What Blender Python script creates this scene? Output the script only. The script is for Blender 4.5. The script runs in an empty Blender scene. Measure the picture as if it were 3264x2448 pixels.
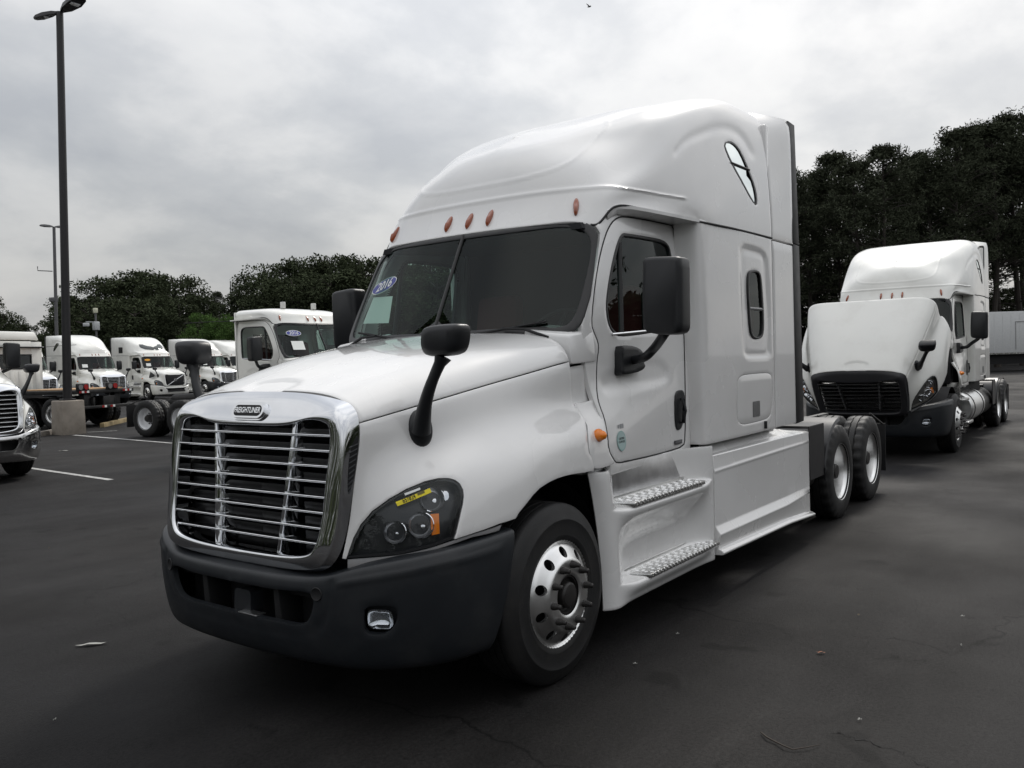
import bpy, bmesh, math, random
import numpy as np
from math import radians as R, pi, sin, cos
from mathutils import Vector, Matrix, Euler
from mathutils.geometry import delaunay_2d_cdt
random.seed(7); np.random.seed(7)
C = bpy.context.scene.collection

# ------------------------------------------------------------------ camera, sky, sun, exposure
cam = bpy.data.cameras.new('camera'); camo = bpy.data.objects.new('camera', cam); C.objects.link(camo)
bpy.context.scene.camera = camo
cam.sensor_width = 36.0; cam.sensor_fit = 'HORIZONTAL'
cam.lens = 30.0743
cam.clip_start = 0.1; cam.clip_end = 3000
camo.matrix_world = Matrix([[0.591396, 0.040384, -0.80537, -2.552151], [-0.805828, -0.007392, -0.592103, -3.791393], [-0.029864, 0.999157, 0.028171, 1.804361], [0.0, 0.0, 0.0, 1.0]])

world = bpy.data.worlds.new('World'); bpy.context.scene.world = world; world.use_nodes = True
SUN_AZ, SUN_EL = 8.0, 46.0           # azimuth from +x towards +y, elevation
def build_world():
    nt = world.node_tree; nt.nodes.clear(); N = nt.nodes.new; L = nt.links.new
    out = N('ShaderNodeOutputWorld'); bg = N('ShaderNodeBackground'); L(bg.outputs[0], out.inputs[0])
    bg.inputs[1].default_value = 0.1
    sky = N('ShaderNodeTexSky'); sky.sky_type = 'NISHITA'; sky.sun_disc = False
    sky.sun_elevation = R(SUN_EL); sky.sun_rotation = R(90 - SUN_AZ); sky.air_density = 1.5; sky.dust_density = 3
    tc = N('ShaderNodeTexCoord')
    # project the direction on a cloud deck overhead so that clouds flatten towards the horizon
    sp = N('ShaderNodeSeparateXYZ'); L(tc.outputs['Generated'], sp.inputs[0])
    mz = N('ShaderNodeMath'); mz.operation = 'MAXIMUM'; L(sp.outputs['Z'], mz.inputs[0]); mz.inputs[1].default_value = 0.0
    az = N('ShaderNodeMath'); az.operation = 'ADD'; L(mz.outputs[0], az.inputs[0]); az.inputs[1].default_value = 0.34
    dx = N('ShaderNodeMath'); dx.operation = 'DIVIDE'; L(sp.outputs['X'], dx.inputs[0]); L(az.outputs[0], dx.inputs[1])
    dy = N('ShaderNodeMath'); dy.operation = 'DIVIDE'; L(sp.outputs['Y'], dy.inputs[0]); L(az.outputs[0], dy.inputs[1])
    cb = N('ShaderNodeCombineXYZ'); L(dx.outputs[0], cb.inputs[0]); L(dy.outputs[0], cb.inputs[1])
    mp = N('ShaderNodeMapping'); mp.inputs['Location'].default_value = (3.1, 1.7, 0.4); L(cb.outputs[0], mp.inputs[0])
    mp.inputs['Scale'].default_value = (1.0, 1.0, 1.0)
    n1 = N('ShaderNodeTexNoise'); n1.inputs['Scale'].default_value = 2.4; n1.inputs['Detail'].default_value = 7
    n1.inputs['Roughness'].default_value = 0.55; n1.inputs['Distortion'].default_value = 0.1; L(mp.outputs[0], n1.inputs[0])
    n2 = N('ShaderNodeTexNoise'); n2.inputs['Scale'].default_value = 0.8; n2.inputs['Detail'].default_value = 3; L(mp.outputs[0], n2.inputs[0])
    ad = N('ShaderNodeMath'); ad.operation = 'MULTIPLY_ADD'; L(n2.outputs[0], ad.inputs[0]); ad.inputs[1].default_value = 0.45
    L(n1.outputs[0], ad.inputs[2])
    cr = N('ShaderNodeValToRGB'); L(ad.outputs[0], cr.inputs[0]); e = cr.color_ramp.elements
    e[0].position = 0.54; e[0].color = (3.75, 3.87, 4.12, 1)
    e[1].position = 0.90; e[1].color = (6.0, 5.98, 5.96, 1)
    m = e.new(0.67); m.color = (4.45, 4.54, 4.70, 1)
    m = e.new(0.77); m.color = (5.38, 5.40, 5.46, 1)
    # bright veil around the hidden sun
    dp = N('ShaderNodeVectorMath'); dp.operation = 'DOT_PRODUCT'; L(tc.outputs['Generated'], dp.inputs[0])
    dp.inputs[1].default_value = (cos(R(SUN_EL))*cos(R(SUN_AZ)), cos(R(SUN_EL))*sin(R(SUN_AZ)), sin(R(SUN_EL)))
    hf = N('ShaderNodeMath'); hf.operation = 'MULTIPLY_ADD'; hf.inputs[1].default_value = .5; hf.inputs[2].default_value = .5; L(dp.outputs['Value'], hf.inputs[0])
    gr = N('ShaderNodeValToRGB'); L(hf.outputs[0], gr.inputs[0]); g = gr.color_ramp.elements; gr.color_ramp.interpolation = 'B_SPLINE'
    g[0].position = .30; g[0].color = (.78,)*3+(1,); g[1].position = 1.0; g[1].color = (4.2,)*3+(1,)
    for p_, v_ in ((.60, .76), (.78, .77), (.88, .92), (.94, 1.22), (.975, 1.9)):
        q = g.new(p_); q.color = (v_,)*3+(1,)
    sm = gr
    # an overcast sky is about three times brighter overhead than at the horizon
    ov = N('ShaderNodeMath'); ov.operation = 'MULTIPLY_ADD'; ov.inputs[1].default_value = .95; ov.inputs[2].default_value = .62; L(mz.outputs[0], ov.inputs[0])
    pm = N('ShaderNodeMath'); pm.operation = 'MULTIPLY'; L(ov.outputs[0], pm.inputs[0]); L(sm.outputs[0], pm.inputs[1]); sm = pm
    vm = N('ShaderNodeVectorMath'); vm.operation = 'SCALE'; L(cr.outputs[0], vm.inputs[0]); L(sm.outputs[0], vm.inputs['Scale'])
    mx = N('ShaderNodeMix'); mx.data_type = 'RGBA'; mx.inputs[0].default_value = 0.94
    L(sky.outputs[0], mx.inputs[6]); L(vm.outputs[0], mx.inputs[7])
    L(mx.outputs[2], bg.inputs[0])
build_world()
sl = bpy.data.lights.new('sun', 'SUN'); sl.energy = 1.2; sl.angle = R(12); sl.color = (1.0, 0.96, 0.9)
so = bpy.data.objects.new('sun', sl); C.objects.link(so)
so.rotation_euler = Vector((cos(R(SUN_EL))*cos(R(SUN_AZ)), cos(R(SUN_EL))*sin(R(SUN_AZ)), sin(R(SUN_EL)))).to_track_quat('Z', 'Y').to_euler()
vs = bpy.context.scene.view_settings
vs.view_transform = 'Standard'; vs.look = 'None'; vs.gamma = 1; vs.use_curve_mapping = False; vs.exposure = 0.84
bpy.context.scene.cycles.max_bounces = 10; bpy.context.scene.cycles.transparent_max_bounces = 16

# ------------------------------------------------------------------ surface nets (driver's side, y < 0)
#NETS-BEGIN
class Net:
    """smooth surface through a grid of 3D points; parameters u, v in 0..1 follow the grid's two indices"""
    def __init__(s, rows, it=2):
        T = np.array(rows, float); s.n, s.m = T.shape[:2]; P = T.copy(); s.P = P
        for _ in range(it):
            uu, vv = np.meshgrid(np.linspace(0, 1, s.n), np.linspace(0, 1, s.m), indexing='ij')
            s.pad(P); E = s.ev(uu.ravel(), vv.ravel()).reshape(T.shape); P = P + (T - E)
        s.pad(P)
        g = s.ev(*[a.ravel() for a in np.meshgrid(np.linspace(0, 1, 15), np.linspace(0, 1, 15), indexing='ij')]).reshape(15, 15, 3)
        s.Lu = np.linalg.norm(np.diff(g, axis=0), axis=2).sum(0).mean(); s.Lv = np.linalg.norm(np.diff(g, axis=1), axis=2).sum(1).mean()
        s.sgn = 1.0
        n = s.nrm(np.array([.5]), np.array([.5]))[0]; c = s.ev(np.array([.5]), np.array([.5]))[0]
        if n @ (c - np.array([2.6, 0, 1.2])) < 0: s.sgn = -1.0
    def pad(s, P):
        Q = np.concatenate([2*P[:1]-P[1:2], P, 2*P[-1:]-P[-2:-1]], 0)
        s.Q = np.concatenate([2*Q[:, :1]-Q[:, 1:2], Q, 2*Q[:, -1:]-Q[:, -2:-1]], 1)
    def ev(s, u, v):
        def w(t):
            return np.stack([(1-t)**3, 3*t**3-6*t**2+4, -3*t**3+3*t**2+3*t+1, t**3], -1)/6
        a = np.clip(u, 0, 1)*(s.n-1); b = np.clip(v, 0, 1)*(s.m-1)
        i = np.minimum(a.astype(int), s.n-2); j = np.minimum(b.astype(int), s.m-2)
        wa, wb = w(a-i), w(b-j); r = 0
        for k in range(4):
            for l in range(4):
                r = r + (wa[:, k]*wb[:, l])[:, None]*s.Q[i+k, j+l]
        return r
    def nrm(s, u, v):
        e = 1e-3; u = np.clip(u, e, 1-e); v = np.clip(v, e, 1-e)
        n = np.cross(s.ev(u+e, v)-s.ev(u-e, v), s.ev(u, v+e)-s.ev(u, v-e))
        return s.sgn*n/np.maximum(np.linalg.norm(n, axis=1, keepdims=True), 1e-12)
def lerp(a, b, t): return tuple(x+(y-x)*t for x, y in zip(a, b))
NETS = {}
# hood and fender: along u front -> rear, along v centre line -> lower edge
_h = [
 [(0.343,-0.740,1.522), (0.319,-0.745,1.363), (0.289,-0.740,1.210), (0.272,-0.730,1.089), (0.248,-0.720,0.969), (0.20,-.70,.78)],
 [(0.583,-0.800,1.568), (0.546,-0.815,1.399), (0.50,-.86,1.28), (0.44,-.90,1.15), (0.42,-.93,1.00), (0.40,-.94,.80)],
 [(0.925,-0.880,1.633), (0.882,-0.910,1.479), (0.80,-.96,1.36), (0.68,-1.03,1.24), (0.62,-1.08,1.06), (0.60,-1.10,.82)],
 [(1.215,-0.940,1.687), (1.16,-.97,1.53), (1.10,-1.04,1.40), (1.02,-1.12,1.27), (0.96,-1.17,1.10), (0.95,-1.185,.84)],
 [(1.458,-0.990,1.731), (1.46,-1.01,1.57), (1.42,-1.055,1.46), (1.36,-1.145,1.35), (1.34,-1.19,1.20), (1.34,-1.20,.92)],
 [(1.787,-1.040,1.787), (1.79,-1.045,1.62), (1.79,-1.07,1.50), (1.79,-1.145,1.40), (1.79,-1.19,1.26), (1.80,-1.205,.98)],
 [(2.12,-1.05,1.81), (2.12,-1.055,1.62), (2.13,-1.075,1.49), (2.16,-1.12,1.38), (2.20,-1.16,1.24), (2.26,-1.18,.98)],
]
_top = [  # centre, y-.33, edge start
 [(.350,0,1.682), (.343,-.36,1.674), (.343,-.62,1.634)],
 [(.56,0,1.758), (.56,-.38,1.746), (.57,-.66,1.700)],
 [(.90,0,1.852), (.90,-.43,1.838), (.91,-.745,1.775)],
 [(1.20,0,1.910), (1.20,-.48,1.893), (1.21,-.80,1.833)],
 [(1.47,0,1.952), (1.47,-.52,1.933), (1.47,-.86,1.875)],
 [(1.74,0,1.992), (1.76,-.56,1.975), (1.80,-.915,1.930)],
 [(2.0,0,2.02), (2.05,-.60,2.01), (2.1,-.95,1.97)],
]
NETS['hood'] = Net([a+b for a, b in zip(_top, _h)], 1)
# windshield: u centre -> side, v bottom -> top
def _ws(t, z):
    k = (z-1.98)/.69
    return (1.735+(z-1.98)*.51 + (.20-.015*k)*t**2.4, -(1.035+(.945-1.035)*k)*t, z)
NETS['wind'] = Net([[_ws(t, z) for z in (1.86, 2.05, 2.25, 2.45, 2.62, 2.74)] for t in (0, .2, .4, .6, .75, .88, .96, 1.03)], 2)
# cab side (door and the body round it): u front -> rear, v bottom -> top
_cx = (1.86, 2.02, 2.2, 2.45, 2.75, 3.05, 3.34)
_cy = {1.02:(1.15,1.145,1.13,1.11,1.095,1.09,1.09), 1.22:(1.155,1.15,1.14,1.118,1.10,1.092,1.09), 1.42:(1.115,1.115,1.115,1.108,1.10,1.095,1.092),
       1.62:(1.05,1.052,1.058,1.07,1.08,1.085,1.088), 1.82:(1.035,1.038,1.042,1.05,1.062,1.072,1.078), 2.02:(1.02,1.03,1.035,1.042,1.05,1.06,1.065),
       2.25:(.985,1.005,1.017,1.027,1.037,1.045,1.05), 2.5:(.93,.962,.985,1.005,1.018,1.026,1.032), 2.72:(.86,.905,.94,.975,.995,1.005,1.012), 2.92:(.79,.85,.89,.93,.955,.97,.98)}
NETS['cab'] = Net([[(x, -_cy[z][i], z) for z in _cy] for i, x in enumerate(_cx)], 2)
# sleeper side with the flare at its front edge
NETS['sleeper'] = Net([[(x+dx*(z-1.9)*-.03, y, z) for z in (1.135, 1.5, 1.9, 2.3, 2.795)] for x, y, dx in
   ((3.315,-1.02,1), (3.325,-1.09,1), (3.335,-1.15,1), (3.36,-1.19,1), (3.45,-1.203,.7), (3.8,-1.207,0), (4.3,-1.207,0), (4.865,-1.2,0))], 1)
# roof: u centre front -> rear, v seam -> centre line on top
_roof = [
 [(2.085,0.000,2.690),(2.160,0.000,2.800),(2.222,0.000,2.930),(2.304,0.000,3.120),(2.423,0.000,3.280),(2.535,0.000,3.369),(2.652,0.000,3.432),(2.720,0.000,3.477)],
 [(2.105,-0.350,2.690),(2.172,-0.350,2.800),(2.235,-0.355,2.930),(2.314,-0.360,3.120),(2.463,-0.360,3.295),(2.624,-0.330,3.389),(2.794,-0.220,3.479),(2.920,0.000,3.559)],
 [(2.155,-0.650,2.690),(2.215,-0.650,2.800),(2.285,-0.660,2.930),(2.383,-0.660,3.120),(2.646,-0.650,3.310),(2.788,-0.580,3.441),(3.016,-0.360,3.572),(3.150,0.000,3.647)],
 [(2.215,-0.850,2.690),(2.285,-0.845,2.800),(2.365,-0.855,2.930),(2.549,-0.850,3.120),(2.840,-0.830,3.340),(3.005,-0.750,3.522),(3.282,-0.450,3.674),(3.450,0.000,3.749)],
 [(2.298,-0.955,2.662),(2.375,-0.955,2.810),(2.475,-0.965,2.940),(2.738,-0.965,3.120),(3.002,-0.950,3.370),(3.205,-0.850,3.604),(3.528,-0.500,3.771),(3.750,0.000,3.841)],
 [(2.435,-1.000,2.792),(2.530,-1.015,2.865),(2.640,-1.035,2.955),(2.901,-1.045,3.140),(3.183,-1.020,3.420),(3.435,-0.920,3.676),(3.776,-0.530,3.834),(4.000,0.000,3.889)],
 [(2.706,-1.070,2.798),(2.860,-1.085,2.870),(2.950,-1.100,2.965),(3.100,-1.100,3.170),(3.375,-1.070,3.480),(3.726,-0.965,3.781),(4.024,-0.550,3.894),(4.200,0.000,3.934)],
 [(3.327,-1.195,2.774),(3.300,-1.195,2.870),(3.330,-1.185,2.990),(3.459,-1.170,3.200),(3.672,-1.125,3.540),(3.975,-1.010,3.833),(4.220,-0.560,3.930),(4.400,0.000,3.955)],
 [(4.000,-1.205,2.790),(4.000,-1.205,2.900),(4.000,-1.200,3.050),(4.020,-1.188,3.250),(4.120,-1.150,3.600),(4.300,-1.030,3.895),(4.500,-0.570,3.965),(4.600,0.000,3.980)],
 [(4.865,-1.200,2.800),(4.865,-1.200,2.920),(4.865,-1.195,3.080),(4.865,-1.183,3.280),(4.865,-1.150,3.630),(4.865,-1.040,3.910),(4.865,-0.570,3.975),(4.865,0.000,3.985)]]
NETS['roof'] = Net(_roof, 2)
# side extender behind the sleeper
NETS['extender'] = Net([[(x, -(a+(b-a)*k), z) for z, a, b in ((1.14,1.2,1.2),(2.0,1.2,1.2),(2.8,1.2,1.2),(3.2,1.187,1.2),(3.60,1.15,1.198),(3.84,1.08,1.19),(3.95,.93,1.165))]
   for x, k in ((4.885,0),(5.0,.3),(5.15,.62),(5.3,.86),(5.44,1))], 2)
# bumper: u centre -> rear, v top -> bottom
_bp = ((.105,0),(.118,-.34),(.15,-.60),(.215,-.80),(.33,-.965),(.50,-1.085),(.72,-1.155),(.98,-1.19))
_bn = []
for i, (x, y) in enumerate(_bp):
    t = i/7; zt = (.775,.775,.785,.835,.865,.885,.905,.925)[i]
    ox, oy = ((1,0),(1,0),(1,.1),(.8,.4),(.6,.7),(.35,.9),(.15,1),(0,1))[i]
    rx = -.02 if i < 6 else (-.03 if i == 6 else -.05)
    rows = []
    for k, (dz, ins, sl) in enumerate(((.012,.10,0),(.008,.04,0),(0,.008,0),(-.04,-.004,0.1),(-.1,-.008,.25),(-.22,0,.5),(-.33,.02,.8),(-.42,.055,1),(-.445,.12,1))):
        z = zt+dz*((zt-.355)/.42)
        rows.append((x+ox*ins - sl*(.15 if i == 7 else .09 if i == 6 else .03 if i == 5 else 0), y+oy*ins, z))
    _bn.append(rows)
NETS['bumper'] = Net(_bn, 1)
# step fairing below the door: u front -> rear, v top -> bottom
_sz = ((1.12,0),(1.00,0),(.925,.02),(.885,.05),(.872,.55),(.86,1.0),(.82,1.02),(.74,.62),(.62,.16),(.50,.02),(.425,.05),(.405,.55),(.395,1.05),(.355,1.06),(.31,.8),(.265,.66))
_sc = ((1.76,0,.06),(1.80,0,.02),(1.86,0,0),(1.95,.15,0),(2.05,.75,0),(2.2,1,0),(2.6,1,0),(3.0,1,0),(3.2,.85,0),(3.32,.5,0),(3.40,.08,0),(3.452,0,0))
_sn = []
for x, d, tuck in _sc:
    rows = []
    for k, (z, o) in enumerate(_sz):
        yin = -1.10 if z > .6 else -1.115
        yy = yin + (-1.245-yin)*o
        fl = -1.215
        rows.append((x + .135*(1-((z-.265)/.855)**2)*min(1, max(0, (2.45-x)/.6)), (fl+(yy-fl)*d)+tuck, z))
    _sn.append(rows)
NETS['steps'] = Net(_sn, 1)
# chrome grille surround: u bottom centre -> round the side -> top centre, v hood edge -> opening
_a = [(.215,0,.775),(.205,-.35,.785),(.19,-.58,.81),(.20,-.68,.86),(.235,-.715,.95),(.268,-.73,1.089),(.289,-.738,1.21),(.317,-.743,1.363),(.335,-.743,1.50),(.338,-.725,1.575),(.340,-.675,1.615),(.338,-.6,1.634),(.337,-.36,1.666),(.343,0,1.675)]
_b = [(.195,0,.785),(.185,-.35,.795),(.168,-.575,.825),(.172,-.66,.875),(.195,-.695,.96),(.222,-.712,1.09),(.238,-.718,1.21),(.262,-.722,1.363),(.280,-.720,1.49),(.288,-.700,1.555),(.292,-.655,1.595),(.298,-.59,1.612),(.304,-.36,1.632),(.306,0,1.640)]
_c = [(.183,0,.803),(.175,-.35,.812),(.163,-.572,.838),(.166,-.65,.888),(.184,-.685,.968),(.208,-.700,1.09),(.223,-.706,1.21),(.243,-.708,1.363),(.252,-.688,1.475),(.258,-.668,1.535),(.262,-.632,1.566),(.268,-.575,1.578),(.272,-.36,1.577),(.268,0,1.574)]
_d = [(.170,0,.848),(.162,-.33,.856),(.154,-.53,.882),(.156,-.59,.925),(.168,-.618,.99),(.190,-.628,1.10),(.205,-.632,1.21),(.228,-.636,1.34),(.246,-.634,1.44),(.252,-.622,1.50),(.254,-.59,1.532),(.252,-.45,1.546),(.243,-.31,1.515),(.238,0,1.512)]
_e = [(.21,0,.858),(.20,-.33,.866),(.195,-.525,.892),(.195,-.58,.93),(.205,-.608,.992),(.225,-.618,1.10),(.238,-.622,1.21),(.257,-.626,1.34),(.271,-.624,1.435),(.277,-.612,1.49),(.281,-.582,1.522),(.28,-.45,1.536),(.275,-.31,1.505),(.27,0,1.502)]
_f = [(x+.06, y, z) for x, y, z in _e]
NETS['surround'] = Net([list(t) for t in zip(_a, _b, _c, _d, _e, _f)], 2)
#NETS-END
# ------------------------------------------------------------------ materials
MAT = {}
def mat(name, col, rough=.5, metal=0, coat=0, spec=.5, noise=0, nscale=8, bump=0, bscale=60, emis=None, dirt=None, crough=.04):
    if name in MAT: return MAT[name]
    m = bpy.data.materials.new(name); m.use_nodes = True; nt = m.node_tree; b = nt.nodes['Principled BSDF']
    N = nt.nodes.new; L = nt.links.new
    b.inputs['Base Color'].default_value = (*col, 1); b.inputs['Roughness'].default_value = rough
    b.inputs['Metallic'].default_value = metal; b.inputs['Coat Weight'].default_value = coat; b.inputs['Coat Roughness'].default_value = crough
    b.inputs['Specular IOR Level'].default_value = spec
    tc = N('ShaderNodeTexCoord')
    if noise:
        n = N('ShaderNodeTexNoise'); n.inputs['Scale'].default_value = nscale; n.inputs['Detail'].default_value = 6; L(tc.outputs['Object'], n.inputs[0])
        mr = N('ShaderNodeMapRange'); mr.inputs[1].default_value = .3; mr.inputs[2].default_value = .7
        mr.inputs[3].default_value = 1-noise; mr.inputs[4].default_value = 1+noise*.6; L(n.outputs[0], mr.inputs[0])
        v = N('ShaderNodeVectorMath'); v.operation = 'SCALE'; v.inputs[0].default_value = col; L(mr.outputs[0], v.inputs['Scale'])
        L(v.outputs[0], b.inputs['Base Color'])
        m2 = N('ShaderNodeMapRange'); m2.inputs[3].default_value = max(.02, rough*.8); m2.inputs[4].default_value = min(1, rough*1.25); L(n.outputs[0], m2.inputs[0])
        L(m2.outputs[0], b.inputs['Roughness'])
    if dirt:   # dust: colour, amount, noise scale
        n = N('ShaderNodeTexNoise'); n.inputs['Scale'].default_value = dirt[2]; n.inputs['Detail'].default_value = 8; n.inputs['Roughness'].default_value = .65
        L(tc.outputs['Object'], n.inputs[0])
        mr = N('ShaderNodeMapRange'); mr.inputs[1].default_value = .48; mr.inputs[2].default_value = .72; mr.inputs[4].default_value = dirt[1]; L(n.outputs[0], mr.inputs[0])
        mx = N('ShaderNodeMix'); mx.data_type = 'RGBA'; L(mr.outputs[0], mx.inputs[0])
        src = b.inputs['Base Color'].links[0].from_socket if b.inputs['Base Color'].links else None
        if src: L(src, mx.inputs[6])
        else: mx.inputs[6].default_value = (*col, 1)
        mx.inputs[7].default_value = (*dirt[0], 1); L(mx.outputs[2], b.inputs['Base Color'])
    if bump:
        n = N('ShaderNodeTexNoise'); n.inputs['Scale'].default_value = bscale; n.inputs['Detail'].default_value = 4; L(tc.outputs['Object'], n.inputs[0])
        bp = N('ShaderNodeBump'); bp.inputs['Strength'].default_value = bump; bp.inputs['Distance'].default_value = .004; L(n.outputs[0], bp.inputs['Height'])
        L(bp.outputs[0], b.inputs['Normal'])
    if emis: b.inputs['Emission Color'].default_value = (*emis[0], 1); b.inputs['Emission Strength'].default_value = emis[1]
    MAT[name] = m; return m
def glass(name, tint, refl=1.0, rough=0.0, ior=1.5):
    m = bpy.data.materials.new(name); m.use_nodes = True; nt = m.node_tree; nt.nodes.clear(); N = nt.nodes.new; L = nt.links.new
    o = N('ShaderNodeOutputMaterial'); mx = N('ShaderNodeMixShader'); t = N('ShaderNodeBsdfTransparent'); g = N('ShaderNodeBsdfGlossy')
    ge = N('ShaderNodeNewGeometry'); dt = N('ShaderNodeVectorMath'); dt.operation = 'DOT_PRODUCT'; L(ge.outputs['Incoming'], dt.inputs[0]); L(ge.outputs['Normal'], dt.inputs[1])
    ab = N('ShaderNodeMath'); ab.operation = 'ABSOLUTE'; L(dt.outputs['Value'], ab.inputs[0]); om = N('ShaderNodeMath'); om.operation = 'SUBTRACT'; om.inputs[0].default_value = 1; L(ab.outputs[0], om.inputs[1])
    pw = N('ShaderNodeMath'); pw.operation = 'POWER'; pw.inputs[1].default_value = 5; L(om.outputs[0], pw.inputs[0]); f = N('ShaderNodeMath'); f.operation = 'MULTIPLY_ADD'; f.inputs[1].default_value = .93; f.inputs[2].default_value = .07; L(pw.outputs[0], f.inputs[0])
    t.inputs[0].default_value = (*tint, 1); g.inputs['Color'].default_value = (.93, .98, .97, 1); g.inputs['Roughness'].default_value = rough
    mu = N('ShaderNodeMath'); mu.operation = 'MULTIPLY'; mu.inputs[1].default_value = refl; L(f.outputs[0], mu.inputs[0])
    L(mu.outputs[0], mx.inputs[0]); L(t.outputs[0], mx.inputs[1]); L(g.outputs[0], mx.inputs[2]); L(mx.outputs[0], o.inputs[0])
    MAT[name] = m; return m
PAINT = mat('white_paint', (.81, .805, .795), .26, coat=1.0, crough=.05, noise=.035, nscale=1.3, dirt=((.55, .53, .50), .10, 3.0))
PAINT2 = mat('lot_white_paint', (.82, .82, .78), .30, coat=1.0, noise=.05, nscale=1.1, dirt=((.5, .47, .42), .22, 2.5))
CHROME = mat('chrome', (.80, .81, .83), .055, metal=1, noise=.05, nscale=5)
BARCH = mat('satin_bright_trim', (.86, .87, .88), .16, metal=1)
BUMPCH = mat('dusty_chrome', (.62, .62, .62), .16, metal=1, noise=.12, nscale=6)
ALU = mat('polished_aluminium', (.86, .86, .85), .33, metal=1, noise=.10, nscale=9, bump=.05, bscale=25)
ALUT = mat('tread_aluminium', (.78, .78, .77), .26, metal=1, noise=.15, nscale=30)
ALUB = mat('brushed_aluminium', (.74, .74, .75), .32, metal=1, noise=.12, nscale=14)
STEELW = mat('white_steel_rim', (.80, .81, .83), .45, noise=.12, nscale=8)
PLAST = mat('dark_grey_plastic', (.014, .0165, .020), .42, noise=.12, nscale=3, bump=.10, bscale=500, dirt=((.06, .06, .06), .25, 4))
MIRR = mat('black_textured_plastic', (.010, .011, .013), .42, bump=.12, bscale=420)
TRIMG = mat('grey_trim', (.27, .27, .275), .45, noise=.1, dirt=((.25, .22, .18), .3, 8))
RUB = mat('black_rubber', (.010, .010, .011), .5, noise=.2, nscale=10)
GASK = mat('window_rubber', (.012, .012, .013), .38)
SEAM = mat('seam_gap_shade', (.006, .006, .007), .6)  # near-black that stands in for the shade inside panel gaps
TYRE = mat('tyre_rubber', (.0085, .0085, .009), .6, noise=.25, nscale=6, bump=.3, bscale=160, dirt=((.028, .025, .022), .5, 5))
BLACK = mat('matte_black', (.006, .006, .007), .7)
DARKM = mat('greasy_frame_steel', (.012, .012, .012), .45, noise=.3, nscale=6, dirt=((.04, .035, .03), .5, 6))
IRON = mat('dark_iron', (.020, .018, .017), .5, noise=.3, nscale=20)
LAMPBK = mat('headlamp_housing', (.024, .025, .028), .28, noise=.1)
AMBER = mat('amber_lens', (.9, .24, .015), .12, coat=.5)
AMBERD = mat('dull_amber_lens', (.30, .065, .018), .20, coat=.7)
RED = mat('red_lens', (.35, .01, .01), .2, coat=.5)
REDF = mat('dark_red_fabric', (.085, .008, .010), .85)
GREYF = mat('grey_fabric', (.05, .05, .055), .85, noise=.2)
DASH = mat('dash_vinyl', (.045, .048, .05), .6)
HEADL = mat('headliner', (.022, .023, .025), .9)
YEL = mat('yellow_sticker', (.80, .66, .02), .5)
WHT = mat('white_paper', (.78, .80, .78), .6)
BLUE = mat('blue_sticker', (.03, .04, .28), .4)
TEAL = mat('teal_sticker', (.30, .48, .46), .4)
INK = mat('black_ink', (.01, .01, .01), .5)
GLASS = glass('windscreen_glass', (.62, .76, .71), .42)
SGLASS = glass('side_window_glass', (.55, .68, .64), .65)
RGLASS = glass('roof_window_glass', (.34, .34, .33), 5.5)
DGLASS = glass('dark_tinted_glass', (.10, .105, .11), 1.2)
LENS = glass('headlamp_lens', (.90, .91, .92), .45)
REFL = mat('headlamp_reflector', (.85, .86, .88), .06, metal=1)
CONC = mat('concrete', (.30, .265, .225), .85, noise=.22, nscale=5, bump=.5, bscale=30, dirt=((.11, .09, .07), .8, 2.5))
CURB = mat('kerb_concrete', (.20, .18, .155), .9, noise=.2, nscale=4, bump=.4, bscale=30, dirt=((.09, .08, .07), .7, 1.5))
POLE = mat('dark_bronze_paint', (.018, .017, .019), .38, noise=.15)
GALV = mat('galvanised_pole', (.12, .12, .125), .5, noise=.15)
WOOD = mat('plywood', (.42, .27, .15), .8, noise=.25, nscale=7)
ORANGE = mat('orange_sticker', (.80, .36, .02), .5)
WLINE = mat('worn_line_paint', (.45, .45, .44), .75, noise=.3, nscale=10, dirt=((.05, .05, .05), .75, 14))

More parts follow.
